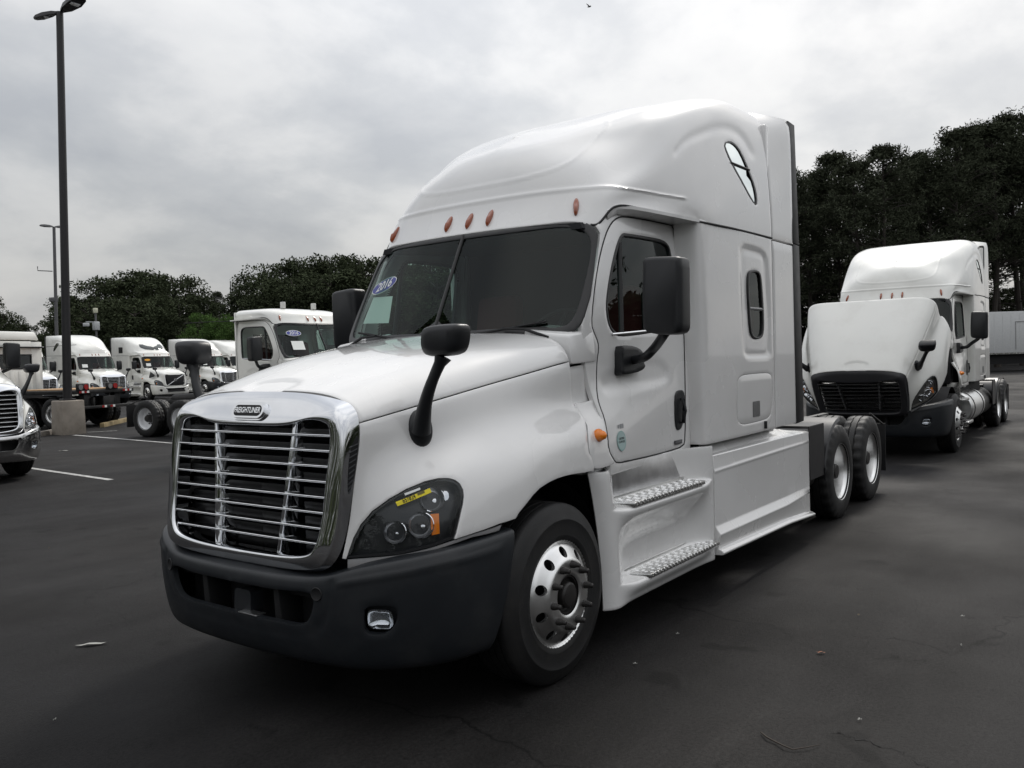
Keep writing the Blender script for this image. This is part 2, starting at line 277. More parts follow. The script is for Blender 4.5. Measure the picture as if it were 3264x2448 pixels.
# ------------------------------------------------------------------ mesh helpers
def mesh_obj(name, v, f, m, parent=None, sharp=38, smooth=True):
    me = bpy.data.meshes.new(name); me.from_pydata([tuple(p) for p in v], [], f); me.update()
    if m is not None:
        for q in (m if isinstance(m, (list, tuple)) else [m]): me.materials.append(q)
    if smooth:
        me.shade_smooth()
        if sharp < 179: me.set_sharp_from_angle(angle=R(sharp))
    o = bpy.data.objects.new(name, me); C.objects.link(o)
    if parent is not None: o.parent = parent
    return o
class MB:
    def __init__(s): s.v = []; s.f = []
    def add(s, v, f, M=None):
        k = len(s.v)
        s.v += [tuple(M @ Vector(p)) if M is not None else tuple(p) for p in v]; s.f += [[i+k for i in q] for q in f]; return s
    def box(s, x0, x1, y0, y1, z0, z1, bev=0, M=None):
        bm = bmesh.new(); bmesh.ops.create_cube(bm, size=1)
        for p in bm.verts: p.co = Vector(((x0+x1)/2+p.co.x*(x1-x0), (y0+y1)/2+p.co.y*(y1-y0), (z0+z1)/2+p.co.z*(z1-z0)))
        if bev: bmesh.ops.bevel(bm, geom=bm.edges[:]+bm.verts[:], offset=bev, segments=2, affect='EDGES', profile=.5)
        bm.verts.index_update(); v = [p.co.copy() for p in bm.verts]; f = [[q.index for q in g.verts] for g in bm.faces]; bm.free()
        return s.add(v, f, M)
    def hexa(s, P, bev=0):
        """P: eight corners, bottom four then top four, both counter-clockwise"""
        bm = bmesh.new(); q = [bm.verts.new(p) for p in P]
        for a in ((0,3,2,1),(4,5,6,7),(0,1,5,4),(1,2,6,5),(2,3,7,6),(3,0,4,7)): bm.faces.new([q[i] for i in a])
        bmesh.ops.recalc_face_normals(bm, faces=bm.faces[:])
        if bev: bmesh.ops.bevel(bm, geom=bm.edges[:]+bm.verts[:], offset=bev, segments=2, affect='EDGES', profile=.5)
        bm.verts.index_update(); v = [p.co.copy() for p in bm.verts]; f = [[a.index for a in g.verts] for g in bm.faces]; bm.free()
        return s.add(v, f)
    def tube(s, pts, r, n=12, cap=True, flat=1.0, up=(0,0,1)):
        pts = [Vector(p) for p in pts]; rr = r if isinstance(r, (list, tuple)) else [r]*len(pts); k = len(s.v)
        for i, p in enumerate(pts):
            t = (pts[min(i+1, len(pts)-1)]-pts[max(i-1, 0)]).normalized(); u = Vector(up)
            if abs(t.dot(u)) > .98: u = Vector((1, 0, 0))
            a = t.cross(u).normalized(); b = a.cross(t).normalized()
            for j in range(n):
                th = 2*pi*j/n; s.v.append(tuple(p+a*cos(th)*rr[i]*flat+b*sin(th)*rr[i]))
        for i in range(len(pts)-1):
            for j in range(n):
                s.f.append([k+i*n+j, k+i*n+(j+1) % n, k+(i+1)*n+(j+1) % n, k+(i+1)*n+j])
        if cap: s.f.append([k+j for j in range(n)][::-1]); s.f.append([k+(len(pts)-1)*n+j for j in range(n)])
        return s
    def lathe(s, prof, n=32, M=None, close=False):
        """prof: (radius, axial) pairs, axis = local y; M places it"""
        v = []; f = []; m = len(prof)
        for j in range(n):
            th = 2*pi*j/n
            for r, a in prof: v.append((r*cos(th), a, r*sin(th)))
        for j in range(n):
            for i in range(m-1 + (1 if close else 0)):
                i2 = (i+1) % m; f.append([j*m+i, j*m+i2, ((j+1) % n)*m+i2, ((j+1) % n)*m+i])
        return s.add(v, f, M)
    def sphere(s, c, rx, ry=None, rz=None, n=12):
        ry = ry or rx; rz = rz or rx; bm = bmesh.new(); bmesh.ops.create_uvsphere(bm, u_segments=n, v_segments=max(6, n*2//3), radius=1)
        v = [(c[0]+p.co.x*rx, c[1]+p.co.y*ry, c[2]+p.co.z*rz) for p in bm.verts]; f = [[q.index for q in g.verts] for g in bm.faces]; bm.free()
        return s.add(v, f)
    def build(s, name, m, parent=None, sharp=38):
        bm = bmesh.new(); vs_ = [bm.verts.new(p) for p in s.v]
        for q in s.f:
            try: bm.faces.new([vs_[i] for i in q])
            except ValueError: pass
        bmesh.ops.remove_doubles(bm, verts=bm.verts[:], dist=1e-6)
        bmesh.ops.recalc_face_normals(bm, faces=bm.faces[:])
        me = bpy.data.meshes.new(name); bm.to_mesh(me); bm.free()
        for q in (m if isinstance(m, (list, tuple)) else [m]): me.materials.append(q)
        me.shade_smooth()
        if sharp < 179: me.set_sharp_from_angle(angle=R(sharp))
        o = bpy.data.objects.new(name, me); C.objects.link(o)
        if parent is not None: o.parent = parent
        return o
def mirror(o, name=None, parent=None, deep=True):
    """the same part on the other side (y -> -y), with its sub-parts"""
    me = o.data.copy(); n = len(me.vertices); co = np.empty(n*3); me.vertices.foreach_get('co', co); co = co.reshape(-1, 3); co[:, 1] *= -1
    me.vertices.foreach_set('co', co.ravel()); me.flip_normals(); me.update()
    q = bpy.data.objects.new(name or o.name.split('.')[0], me); C.objects.link(q); q.parent = parent or o.parent
    for k in o.keys(): q[k] = o[k]
    if deep:
        for ch in list(o.children): mirror(ch, parent=q)
    return q
def chaikin(P, k=2, closed=True):
    P = [np.array(p, float) for p in P]
    for _ in range(k):
        Q = []; n = len(P)
        for i in range(n if closed else n-1):
            a, b = P[i], P[(i+1) % n]; Q += [a*.75+b*.25, a*.25+b*.75]
        P = Q if closed else [P[0]]+Q+[P[-1]]
    return P
def inpoly(pts, poly):
    x, y = pts[:, 0], pts[:, 1]; r = np.zeros(len(pts), bool); n = len(poly)
    for i in range(n):
        (x0, y0), (x1, y1) = poly[i], poly[(i+1) % n]
        c = ((y0 > y) != (y1 > y)); 
        with np.errstate(divide='ignore', invalid='ignore'): r ^= c & (x < (x1-x0)*(y-y0)/(y1-y0+1e-30)+x0)
    return r
def segdist(pts, poly, closed=True):
    P = np.array(poly); Q = np.roll(P, -1, 0); d = np.full(len(pts), 1e9)
    for a, b in (zip(P, Q) if closed else zip(P[:-1], P[1:])):
        ab = b-a; t = np.clip(((pts-a) @ ab)/max(ab @ ab, 1e-12), 0, 1); d = np.minimum(d, np.linalg.norm(pts-(a+t[:, None]*ab), axis=1))
    return d
def resample(P, h, closed=True):
    out = []; n = len(P)
    for i in range(n if closed else n-1):
        a, b = np.array(P[i]), np.array(P[(i+1) % n]); k = max(1, int(math.ceil(np.linalg.norm(b-a)/h)))
        out += [a+(b-a)*j/k for j in range(k)]
    if not closed: out.append(np.array(P[-1]))
    return out
def inset(P, d):
    P = np.array(P); a = np.roll(P, 1, 0); b = np.roll(P, -1, 0); t = b-a; t /= np.maximum(np.linalg.norm(t, axis=1, keepdims=True), 1e-9)
    n = np.stack([-t[:, 1], t[:, 0]], 1)
    area = .5*np.sum(P[:, 0]*np.roll(P[:, 1], -1)-np.roll(P[:, 0], -1)*P[:, 1])
    return P+n*(d if area > 0 else -d)
def smooth01(t): t = np.clip(t, 0, 1); return t*t*(3-2*t)
def panel(name, net, outline=None, holes=(), m=PAINT if False else None, parent=None, h=.03, off=0.0, thick=.012, e=.005, drop=.002, rnd=2, hrnd=2, relief=(), sym=False):
    """a curved sheet cut from a surface net: outline and holes in (u, v); relief: (polyline_uv, depth, width, closed)"""
    N = NETS[net]; S = np.array([N.Lu, N.Lv])
    if outline is None: outline = [(0, 0), (1, 0), (1, 1), (0, 1)]; rnd = 0
    O = [p*S for p in (chaikin(outline, rnd) if rnd else [np.array(p, float) for p in outline])]
    O = [np.minimum(np.maximum(p, 0), S) for p in O]
    H = [[p*S for p in (chaikin(q, hrnd) if hrnd else [np.array(p, float) for p in q])] for q in holes]
    O = resample(O, h); H = [resample(q, h*.7) for q in H]
    loops = [O]+H; V = []; E = []; tag = []; rings = []
    for li, lp in enumerate(loops):
        k = len(V); n = len(lp); V += [tuple(p) for p in lp]; tag += [1]*n; E += [(k+i, k+(i+1) % n) for i in range(n)]; rings.append((k, n))
        if e:
            q = inset(lp, e if li == 0 else -e); k2 = len(V)
            V += [tuple(p) for p in q]; tag += [0]*n
    P = np.array(V[:]); lo = np.array(O).min(0); hi = np.array(O).max(0)
    gx, gy = np.meshgrid(np.arange(lo[0]+h*.5, hi[0], h), np.arange(lo[1]+h*.5, hi[1], h), indexing='ij'); g = np.stack([gx.ravel(), gy.ravel()], 1)
    ok = inpoly(g, O) & (segdist(g, O) > h*.45+e)
    for q in H: ok &= ~inpoly(g, q) & (segdist(g, q) > h*.45+e)
    V += [tuple(p) for p in g[ok]]; tag += [0]*int(ok.sum())
    r = delaunay_2d_cdt([Vector(p) for p in V], E, [], 0, 1e-6)
    vo = np.array([tuple(p) for p in r[0]]); F = np.array([list(f) for f in r[2] if len(f) == 3]); cen = vo[F].mean(1)
    keep = inpoly(cen, O)
    for q in H: keep &= ~inpoly(cen, q)
    F = F[keep]; T = np.zeros(len(vo), int); o2n = {}
    for i, orig in enumerate(r[3]):
        for q in orig:
            if q < len(tag): T[i] = max(T[i], tag[q]); o2n[q] = i
    uv = np.clip(vo/S, 0, 1); X = N.ev(uv[:, 0], uv[:, 1]); nn = N.nrm(uv[:, 0], uv[:, 1]); d = np.full(len(vo), off, float)
    for rel in relief:
        poly, dep, wid = rel[:3]; cl = rel[3] if len(rel) > 3 else True
        pp = [np.array(p, float)*S for p in poly]; pp = [p for p in chaikin(pp, 2, cl)]
        if cl == 'groove' or not cl:
            sd = segdist(vo, pp, False); d += dep*np.exp(-(sd/wid)**2)
        else:
            sd = segdist(vo, pp); sd = np.where(inpoly(vo, pp), sd, -sd); d += dep*smooth01(sd/wid+.5)
    onc = (np.abs(X[:, 1]) < 2e-3) | (vo[:, 0] < -1e-6)
    if sym: T[onc] = 0
    if drop and e: d = d-drop*(T == 1)
    X = X+nn*d[:, None]
    if sym: X[onc, 1] = 0
    a, b, c_ = X[F[:, 0]], X[F[:, 1]], X[F[:, 2]]; fn = np.cross(b-a, c_-a); 
    if (fn*nn[F[:, 0]]).sum() < 0: F = F[:, ::-1]
    faces = F.tolist(); verts = list(X); nb = len(X)
    if thick:
        for k, n in rings:
            ids = [o2n.get(k+i) for i in range(n)]; ids = [q for i, q in enumerate(ids) if q is not None and (i == 0 or q != ids[i-1])]
            base = len(verts)
            for q in ids: verts.append(X[q]-nn[q]*thick)
            m_ = len(ids)
            fl = None
            for i in range(m_):
                j = (i+1) % m_
                if sym and onc[ids[i]] and onc[ids[j]]: continue
                faces.append([ids[i], ids[j], base+j, base+i])
    # consistent orientation of the rim
    bm = bmesh.new(); bv = [bm.verts.new(tuple(p)) for p in verts]
    for f in faces:
        try: bm.faces.new([bv[i] for i in f])
        except ValueError: pass
    if sym:
        g = bmesh.ops.duplicate(bm, geom=bm.verts[:]+bm.edges[:]+bm.faces[:])
        nv = [q for q in g['geom'] if isinstance(q, bmesh.types.BMVert)]
        for q in nv: q.co.y *= -1
        bmesh.ops.remove_doubles(bm, verts=[q for q in bm.verts if abs(q.co.y) < 1e-4], dist=2e-4)
    bm.faces.ensure_lookup_table(); f0 = bm.faces[0]; ref = Vector(nn[faces[0][0]]); 
    bmesh.ops.recalc_face_normals(bm, faces=bm.faces[:]); f0.normal_update()
    if f0.normal.dot(ref) < 0: bmesh.ops.reverse_faces(bm, faces=bm.faces[:])
    me = bpy.data.meshes.new(name); bm.to_mesh(me); bm.free()
    me.materials.append(m or PAINT); me.shade_smooth(); me.set_sharp_from_angle(angle=R(50))
    o = bpy.data.objects.new(name, me); C.objects.link(o)
    if parent is not None: o.parent = parent
    return o
def ring_uv(net, uv, d):
    """outline moved outwards by d metres"""
    S = np.array([NETS[net].Lu, NETS[net].Lv]); P = [np.array(p)*S for p in uv]; q = inset(P, -d); return [tuple(p/S) for p in q]
def at(net, u, v, off=0):
    N = NETS[net]; u = np.array([u]); v = np.array([v]); return Vector(N.ev(u, v)[0]+N.nrm(u, v)[0]*off)
def nor(net, u, v): return Vector(NETS[net].nrm(np.array([u]), np.array([v]))[0])
def frame(o, n, up=(0, 0, 1), tilt=0):
    """matrix with z = n, y near up"""
    n = Vector(n).normalized(); u = Vector(up); x = u.cross(n).normalized(); y = n.cross(x).normalized()
    M = Matrix((( x.x, y.x, n.x, o[0]), (x.y, y.y, n.y, o[1]), (x.z, y.z, n.z, o[2]), (0, 0, 0, 1)))
    return M @ Matrix.Rotation(tilt, 4, 'Z')
def text_mesh(name, s, size, M, m, parent, ext=.002, shear=0, bold=0, sx=1.0):
    cu = bpy.data.curves.new(name, 'FONT'); cu.body = s; cu.size = size; cu.align_x = 'CENTER'; cu.align_y = 'CENTER'; cu.extrude = ext; cu.offset = bold; cu.shear = shear
    cu.resolution_u = 3
    t = bpy.data.objects.new(name, cu); C.objects.link(t); bpy.context.view_layer.update()
    me = bpy.data.meshes.new_from_object(t.evaluated_get(bpy.context.evaluated_depsgraph_get())); bpy.data.objects.remove(t)
    me.transform(Matrix.Scale(sx, 4, (1, 0, 0))); me.transform(M); me.materials.clear(); me.materials.append(m); me.name = name
    o = bpy.data.objects.new(name, me); C.objects.link(o); o.parent = parent; return o
def disc_poly(n=28, rx=1, ry=1): return [(rx*cos(2*pi*i/n), ry*sin(2*pi*i/n)) for i in range(n)]
def plate(mb, poly, M, t0=0, t1=.003):
    n = len(poly); v = [(x, y, t0) for x, y in poly]+[(x, y, t1) for x, y in poly]
    f = [list(range(n))[::-1], list(range(n, 2*n))]+[[i, (i+1) % n, n+(i+1) % n, n+i] for i in range(n)]
    return mb.add(v, f, M)
def rrect(w, h, r, n=4):
    o = []
    for cx, cy, a in ((w/2-r, h/2-r, 0), (-w/2+r, h/2-r, 90), (-w/2+r, -h/2+r, 180), (w/2-r, -h/2+r, 270)):
        for i in range(n+1): t = R(a+90*i/n); o.append((cx+r*cos(t), cy+r*sin(t)))
    return o
def empty(name, label, cat, loc=(0, 0, 0), rz=0, group=None):
    o = bpy.data.objects.new(name, None); C.objects.link(o); o.location = loc; o.rotation_euler = (0, 0, rz); o.empty_display_size = .3
    o['label'] = label; o['category'] = cat
    if group: o['group'] = group
    return o
def tag(o, label=None, cat=None, group=None, kind=None):
    if label: o['label'] = label
    if cat: o['category'] = cat
    if group: o['group'] = group
    if kind: o['kind'] = kind
    return o
def copy_tree(o, parent=None, skip=(), swap=None):
    c = o.copy(); C.objects.link(c)
    if parent is not None: c.parent = parent
    if swap and c.type == 'MESH' and c.data and c.data.materials and c.data.materials[0].name in swap:
        key = (c.data.name, swap['id'])
        if key not in _sw:
            me = c.data.copy(); 
            for i, mm in enumerate(me.materials):
                if mm.name in swap: me.materials[i] = swap[mm.name]
            _sw[key] = me
        c.data = _sw[key]
    for ch in o.children:
        if ch.name.split('.')[0] in skip: continue
        copy_tree(ch, c, skip, swap)
    return c
_sw = {}
# ------------------------------------------------------------------ the tractor in the foreground (front axle at x = 1.38, nose towards -x)
def grid_net(name, net, nu, nv, m, parent, u0=0, u1=1, v0=0, v1=1, sym=True, off=0, sharp=60):
    N = NETS[net]; u, v = np.meshgrid(np.linspace(u0, u1, nu), np.linspace(v0, v1, nv), indexing='ij')
    X = N.ev(u.ravel(), v.ravel())+N.nrm(u.ravel(), v.ravel())*off; b = MB()
    f = [[i*nv+j, (i+1)*nv+j, (i+1)*nv+j+1, i*nv+j+1] for i in range(nu-1) for j in range(nv-1)]
    b.add([tuple(p) for p in X], f)
    if sym: b.add([(p[0], -p[1], p[2]) for p in X], [q[::-1] for q in f])
    return b.build(name, m, parent, sharp)
def text_on(name, s, net, ua, ub, height, m, parent, mir=1, off=.004, ext=.0008, sx=1.0, shear=0, bold=0):
    a = at(net, *ua, off); b = at(net, *ub, off); n = nor(net, (ua[0]+ub[0])/2, (ua[1]+ub[1])/2)
    if mir < 0:
        for q in (a, b, n): q.y *= -1
    x = (b-a).normalized(); z = (n-x*n.dot(x)).normalized(); y = z.cross(x); c = (a+b)/2
    M = Matrix(((x.x, y.x, z.x, c.x), (x.y, y.y, z.y, c.y), (x.z, y.z, z.z, c.z), (0, 0, 0, 1)))
    return text_mesh(name, s, height, M, m, parent, ext=ext, sx=sx, shear=shear, bold=bold), M
def flat_mesh(name, poly, M, m, parent, t0=0, t1=.001):
    return plate(MB(), poly, M, t0, t1).build(name, m, parent)

def make_wheel(kind, n_seg=64):
    """returns list of (name, mesh builder, material, sub-list); axis = local y, outer face towards -y, centre at origin"""
    out = []
    t = MB(); RR = .502
    if kind == 'steer':
        prof = [(.287, -.135), (.300, -.146), (.318, -.1495), (.322, -.151), (.328, -.151), (.333, -.1505), (.37, -.155), (.405, -.1545), (.408, -.1558), (.413, -.1552), (.416, -.153), (.455, -.142), (.476, -.128), (.492, -.118), (.499, -.108)]
        for g in (-.072, -.024, .024, .072):
            prof += [(.502, g-.018), (.502, g-.006), (.489, g-.005), (.489, g+.005), (.502, g+.006), (.502, g+.018)]
        prof += [(.499, .108), (.492, .118), (.476, .128), (.42, .15), (.37, .155), (.30, .146), (.287, .13)]
        t.lathe(prof, n_seg)
    else:
        y0 = .33   # outer tyre spans y 0..-.27, inner tyre behind it
        for c in (-.135, .205):
            n = 104; base = [(.287, -.12), (.30, -.132), (.34, -.138), (.40, -.140), (.45, -.132), (.478, -.12), (.498, -.112), (.503, -.075), (.504, -.045), (.49, -.043), (.49, -.03), (.504, -.028), (.505, 0)]
            prof = base+[(r, -a) for r, a in base[::-1][1:]]
            v = []; f = []; m_ = len(prof)
            for j in range(n):
                th = 2*pi*(j+.5*(j % 2 == 0)*.3)/n; lug = (j % 4) < 1
                for r, a in prof:
                    rr = r-(.017 if lug and abs(a) > .03 and r > .47 else 0); v.append((rr*cos(th), a+c, rr*sin(th)))
            for j in range(n):
                for i in range(m_-1): f.append([j*m_+i, j*m_+i+1, ((j+1) % n)*m_+i+1, ((j+1) % n)*m_+i])
            t.add(v, f)
    out.append(('tyre', t, TYRE, 75, []))
    subs = []
    if kind == 'steer':
        # disc with ten hand holes: outline in the wheel plane, dished by f(r)
        def fy(r): return np.interp(r, [0, .10, .112, .120, .188, .200, .215, .268, .280, .292, .302], [-.190, -.190, -.194, -.202, -.202, -.197, -.183, -.146, -.128, -.140, -.146])
        outer = [(.302*cos(2*pi*i/72), .302*sin(2*pi*i/72)) for i in range(72)]
        holes = [[(.236*cos(a)+.029*cos(q), .236*sin(a)+.029*sin(q)) for q in np.linspace(0, 2*pi, 18, endpoint=False)] for a in [2*pi*(k+.5)/10 for k in range(10)]]
        holes.append([(.110*cos(q), .110*sin(q)) for q in np.linspace(0, 2*pi, 40, endpoint=False)])
        V = list(outer); E = [(i, (i+1) % 72) for i in range(72)]
        for h in holes: k = len(V); V += h; E += [(k+i, k+(i+1) % len(h)) for i in range(len(h))]
        for r in (.118, .127, .14, .155, .17, .183, .190, .198, .206, .27, .279, .285, .290, .296):
            for i in range(72):
                p = (r*cos(2*pi*i/72), r*sin(2*pi*i/72)); V.append(p)
        for r in (.215, .225, .236, .247, .258):
            for i in range(72):
                p = (r*cos(2*pi*i/72), r*sin(2*pi*i/72))
                if all((p[0]-.236*cos(2*pi*(k+.5)/10))**2+(p[1]-.236*sin(2*pi*(k+.5)/10))**2 > .033**2 for k in range(10)): V.append(p)
        r_ = delaunay_2d_cdt([Vector(p) for p in V], E, [], 0, 1e-6); vo = np.array([tuple(p) for p in r_[0]]); F = np.array([list(q) for q in r_[2] if len(q) == 3]); ce = vo[F].mean(1)
        keep = inpoly(ce, outer)
        for h in holes: keep &= ~inpoly(ce, h)
        rr = np.linalg.norm(vo, axis=1); X = np.stack([vo[:, 0], fy(rr), vo[:, 1]], 1); d = MB(); d.add([tuple(p) for p in X], F[keep].tolist())
        d.lathe([(.302, -.146), (.302, -.130), (.285, -.115), (.275, .10)], 72)
        for h in holes[:-1]:
            n = len(h); v = [(p[0], float(fy(math.hypot(*p))), p[1]) for p in h]+[(p[0]*.995, float(fy(math.hypot(*p)))+.02, p[1]*.995) for p in h]
            d.add(v, [[i, (i+1) % n, n+(i+1) % n, n+i] for i in range(n)])
        q = MB().lathe([(0, -.10), (.27, -.08), (.27, .1)], 40)
        hub = MB().lathe([(.111, -.10), (.111, -.186), (.100, -.188), (.094, -.165), (.074, -.16), (.070, -.200), (.060, -.210), (.042, -.214), (0, -.215)], 40)
        subs += [('rim', d, ALU, 30), ('brake_drum', q, BLACK, 30), ('hub', hub, IRON, 30)]
        for k in range(10):
            a = 2*pi*k/10+.12; L_ = MB().lathe([(.0, -.258), (.009, -.257), (.0135, -.250), (.014, -.237), (.015, -.233), (.0205, -.216), (.0215, -.201)], 12, Matrix.Translation((.1675*cos(a), 0, .1675*sin(a))))
            subs.append(('lug_nut', L_, IRON, 40))
    else:
        d = MB().lathe([(.302, -.270), (.303, -.255), (.288, -.25), (.277, -.235), (.270, -.215), (.262, -.12), (.258, -.105), (.24, -.098), (.205, -.085), (.19, -.07), (.150, -.068), (.112, -.068)], 72)
        d.lathe([(.296, -.262), (.302, -.270)], 72)
        hub = MB().lathe([(.112, -.06), (.112, -.10), (.10, -.13), (.085, -.16), (.08, -.21), (.07, -.222), (0, -.225)], 32)
        subs += [('rim', d, ALU if kind == 'drive' else STEELW, 30), ('hub', hub, IRON, 30)]
        for k in range(10):
            a = 2*pi*k/10; L_ = MB().lathe([(.0, -.105), (.016, -.104), (.017, -.07)], 8, Matrix.Translation((.145*cos(a), 0, .145*sin(a))))
            subs.append(('lug_nut', L_, IRON, 40))
        subs.append(('back_plate', MB().lathe([(.0, -.02), (.262, -.02)], 24), BLACK, 40))
    out.append(('subs', subs))
    return out
_wh = {}
def add_wheel(kind, loc, parent, flip=False):
    """wheel part with tyre, rim, hub and nuts as sub-parts; meshes shared between wheels"""
    if kind not in _wh:
        spec = make_wheel(kind); ms = []
        t = spec[0]; o = t[1].build('tyre', t[2], None, t[3]); ms.append(('tyre', o.data)); bpy.data.objects.remove(o)
        for nm, b, mm, sh in spec[1][1]: o = b.build(nm, mm, None, sh); ms.append((nm, o.data)); bpy.data.objects.remove(o)
        _wh[kind] = ms
    ms = _wh[kind]
    w = bpy.data.objects.new('wheel', ms[0][1]); C.objects.link(w); w.parent = parent; w.location = loc
    if flip: w.rotation_euler = (0, 0, pi)
    for nm, me in ms[1:]:
        q = bpy.data.objects.new(nm, me); C.objects.link(q); q.parent = w
    return w

def build_hero():
    T = empty('semi_truck', 'large white sleeper tractor in the foreground with closed hood and dark grey bumper', 'truck', group='white semi trucks on the lot')
    P = lambda *a, **k: panel(*a, parent=T, **k)
    # ---- hood and fenders
    VS = 3/8
    notch = [(0-.02, -.05), (.115, -.05), (.115, .075), (.0-.02, .055)]
    hood = P('hood', 'hood', [(0, 0), (.0, VS-.0025), (5/6-.003, VS-.0025), (5/6-.003, 0)], rnd=0, sym=True, h=.028, m=PAINT,
             relief=[([(-.06, -.08), (-.06, .045), (.12, .075), (.12, -.08)], -.012, .02)])
    fo = [(0.0000,0.9364),(0.0109,0.9395),(0.0138,0.9166),(0.0205,0.8705),(0.0377,0.8177),(0.0722,0.7671),(0.1279,0.7350),(0.1833,0.7215),(0.2432,0.7223),(0.2864,0.7332),(0.3186,0.7481),(0.3396,0.7642),(0.3540,0.7826),(0.3639,0.8076),(0.3653,0.8300),(0.3613,0.8545),(0.3505,0.8896),(0.3384,0.9244),(0.3320,0.9388),(0.3897,0.9361),(0.4671,0.9338),(0.5199,0.9391),(0.5343,0.9288),(0.5513,0.9220),(0.5874,0.9069),(0.6140,0.9007),(0.6470,0.9008),(0.6796,0.9037),(0.7183,0.9107),(0.7845,0.9251),(0.8247,0.9299)]
    ue = 5/6-.004
    back = [(0.8268,0.9172),(0.8220,0.8962),(0.8112,0.8725),(0.8139,0.8316),(0.8292,0.7617),(0.8483,0.6952),(0.8508,0.6473),(0.8432,0.6182)]
    outline = [(0, VS+.0025)]+[(max(0, u), v) for u, v in fo]+back+[(ue, 4.75/8), (ue, 4/8), (ue, VS+.0025)]
    outline[1] = (0, outline[1][1])
    # headlamp cut-out: fo[1] .. fo[18] walk round the lamp
    fen = P('fender', 'hood', outline, rnd=0, h=.026, m=PAINT, thick=.02)
    for o in (fen,):
        mirror(o)
    lens_o = [(0.0118,0.9370),(0.0147,0.9167),(0.0223,0.8728),(0.0395,0.8205),(0.0734,0.7708),(0.1291,0.7386),(0.1845,0.7251),(0.2444,0.7258),(0.2865,0.7360),(0.3186,0.7508),(0.3386,0.7663),(0.3525,0.7838),(0.3618,0.8080),(0.3633,0.8294),(0.3593,0.8539),(0.3485,0.8882),(0.3364,0.9230),(0.3300,0.9375),(0.2582,0.9436),(0.1527,0.9453)]
    lens = P('headlight', 'hood', lens_o, rnd=0, h=.022, m=LENS, off=-.003, thick=.006)
    hous = panel('lamp_housing', 'hood', ring_uv('hood', lens_o, -.004), rnd=0, h=.03, m=LAMPBK, off=-.055, thick=-.05, parent=lens)
    for (a, b, r) in (([(0.2718,0.8002)][0], .0, .062), ([(0.2289,0.8754)][0], 0, .064), ([(0.1435,0.8772)][0], 0, .056)):
        c = at('hood', *a, -.03); n = (nor('hood', *a)+Vector((-.8, -.25, .35))).normalized(); M = frame(c, n) @ Matrix.Rotation(-pi/2, 4, 'X')
        MB().lathe([(r, -.012), (r*1.02, 0), (r*.96, .004), (r*.8, -.022), (r*.5, -.040), (.018, -.048), (.016, -.03), (0, -.024)], 32, Matrix.Rotation(pi, 4, 'X') if False else M @ Matrix.Rotation(pi, 4, 'X')).build('reflector', REFL, lens)
    aq = [(0.2619,0.8500),(0.2899,0.8571),(0.2895,0.9153),(0.2634,0.9137)]
    panel('amber_reflector', 'hood', aq, rnd=0, h=.02, m=AMBER, off=-.022, thick=.012, parent=lens, e=0)
    cq = [(0.3043,0.7845),(0.3220,0.7952),(0.3244,0.8222),(0.3075,0.8244)]
    panel('side_reflector', 'hood', cq, rnd=1, h=.02, m=REFL, off=-.02, thick=.02, parent=lens, e=0)
    mirror(lens)
    P('headlight_gasket', 'hood', lens_o, holes=[ring_uv('hood', lens_o, -.012)], rnd=0, hrnd=0, h=.02, m=BLACK, off=-.006, thick=.02, e=0); mirror(bpy.data.objects['headlight_gasket'])
    tr = [(0.0144,0.9415),(0.1527,0.9483),(0.2581,0.9463),(0.3318,0.9421),(0.3896,0.9394),(0.4796,0.9410),(0.4702,0.9520),(0.3892,0.9463),(0.3118,0.9516),(0.1530,0.9590),(0.0191,0.9683)]
    q = P('bumper_trim', 'hood', tr, rnd=0, h=.03, m=TRIMG, off=-.012, thick=.01); mirror(q)
    # stickers on the lamp
    P('inventory_sticker', 'hood', [(0.1494,0.7601),(0.2605,0.7605),(0.2658,0.7792),(0.1557,0.7808)], rnd=0, h=.02, m=YEL, off=.002, thick=.001, e=0)
    text_on('lettering', '657824', 'hood', [(0.1693,0.7680)][0], [(0.2169,0.7682)][0], .036, INK, bpy.data.objects['inventory_sticker'], off=.0045, sx=.62)
    panel('barcode', 'hood', [(0.2197,0.7582),(0.2421,0.7591),(0.2442,0.7707),(0.2218,0.7700)], rnd=0, h=.02, m=mat('barcode_print', (.12, .10, .02), .5), off=.004, thick=.001, e=0, parent=bpy.data.objects['inventory_sticker'])
    P('paper_sticker', 'hood', [(0.1782,0.7383),(0.2282,0.7415),(0.2306,0.7510),(0.1811,0.7492)], rnd=0, h=.02, m=WHT, off=.002, thick=.001, e=0)
    # cowl side behind the fender
    ub = 5/6+.0035
    co = [(0.8333,0.5825),(0.8777,0.5910),(0.9414,0.5719),(0.9611,0.5780),(0.9652,0.6123),(0.9655,0.6705),(0.9350,0.7668),(0.9119,0.8418),(0.9081,0.8822),(0.9190,0.9087),(0.9346,0.9253),(0.8759,0.9309),(0.8297,0.9280),(0.8248,0.9118),(0.8194,0.8901),(0.8154,0.8711),(0.8190,0.8403),(0.8262,0.8013),(0.8394,0.7532),(0.8426,0.7245),(0.8394,0.6861),(0.8380,0.6350)]
    q = P('cowl_side', 'hood', co, rnd=1, h=.025, m=PAINT, thick=.02); mirror(q)
    q = P('cowl_recess', 'hood', [(ub-.012, .40), (1, .40), (1, .70), (ub-.012, .70)], rnd=0, h=.05, m=PAINT, off=-.035, thick=.01); mirror(q)
    a = at('hood', *[(0.8705,0.8134)][0], .0); n = Vector((-.25, -.97, .05)).normalized()
    lm = MB().lathe([(.040, .0), (.040, .012), (.034, .02), (.030, .035), (.024, .052), (.012, .064), (0, .067)], 24, frame(a, n) @ Matrix.Rotation(pi/2, 4, 'X')).build('marker_lamp', AMBER, T); mirror(lm)
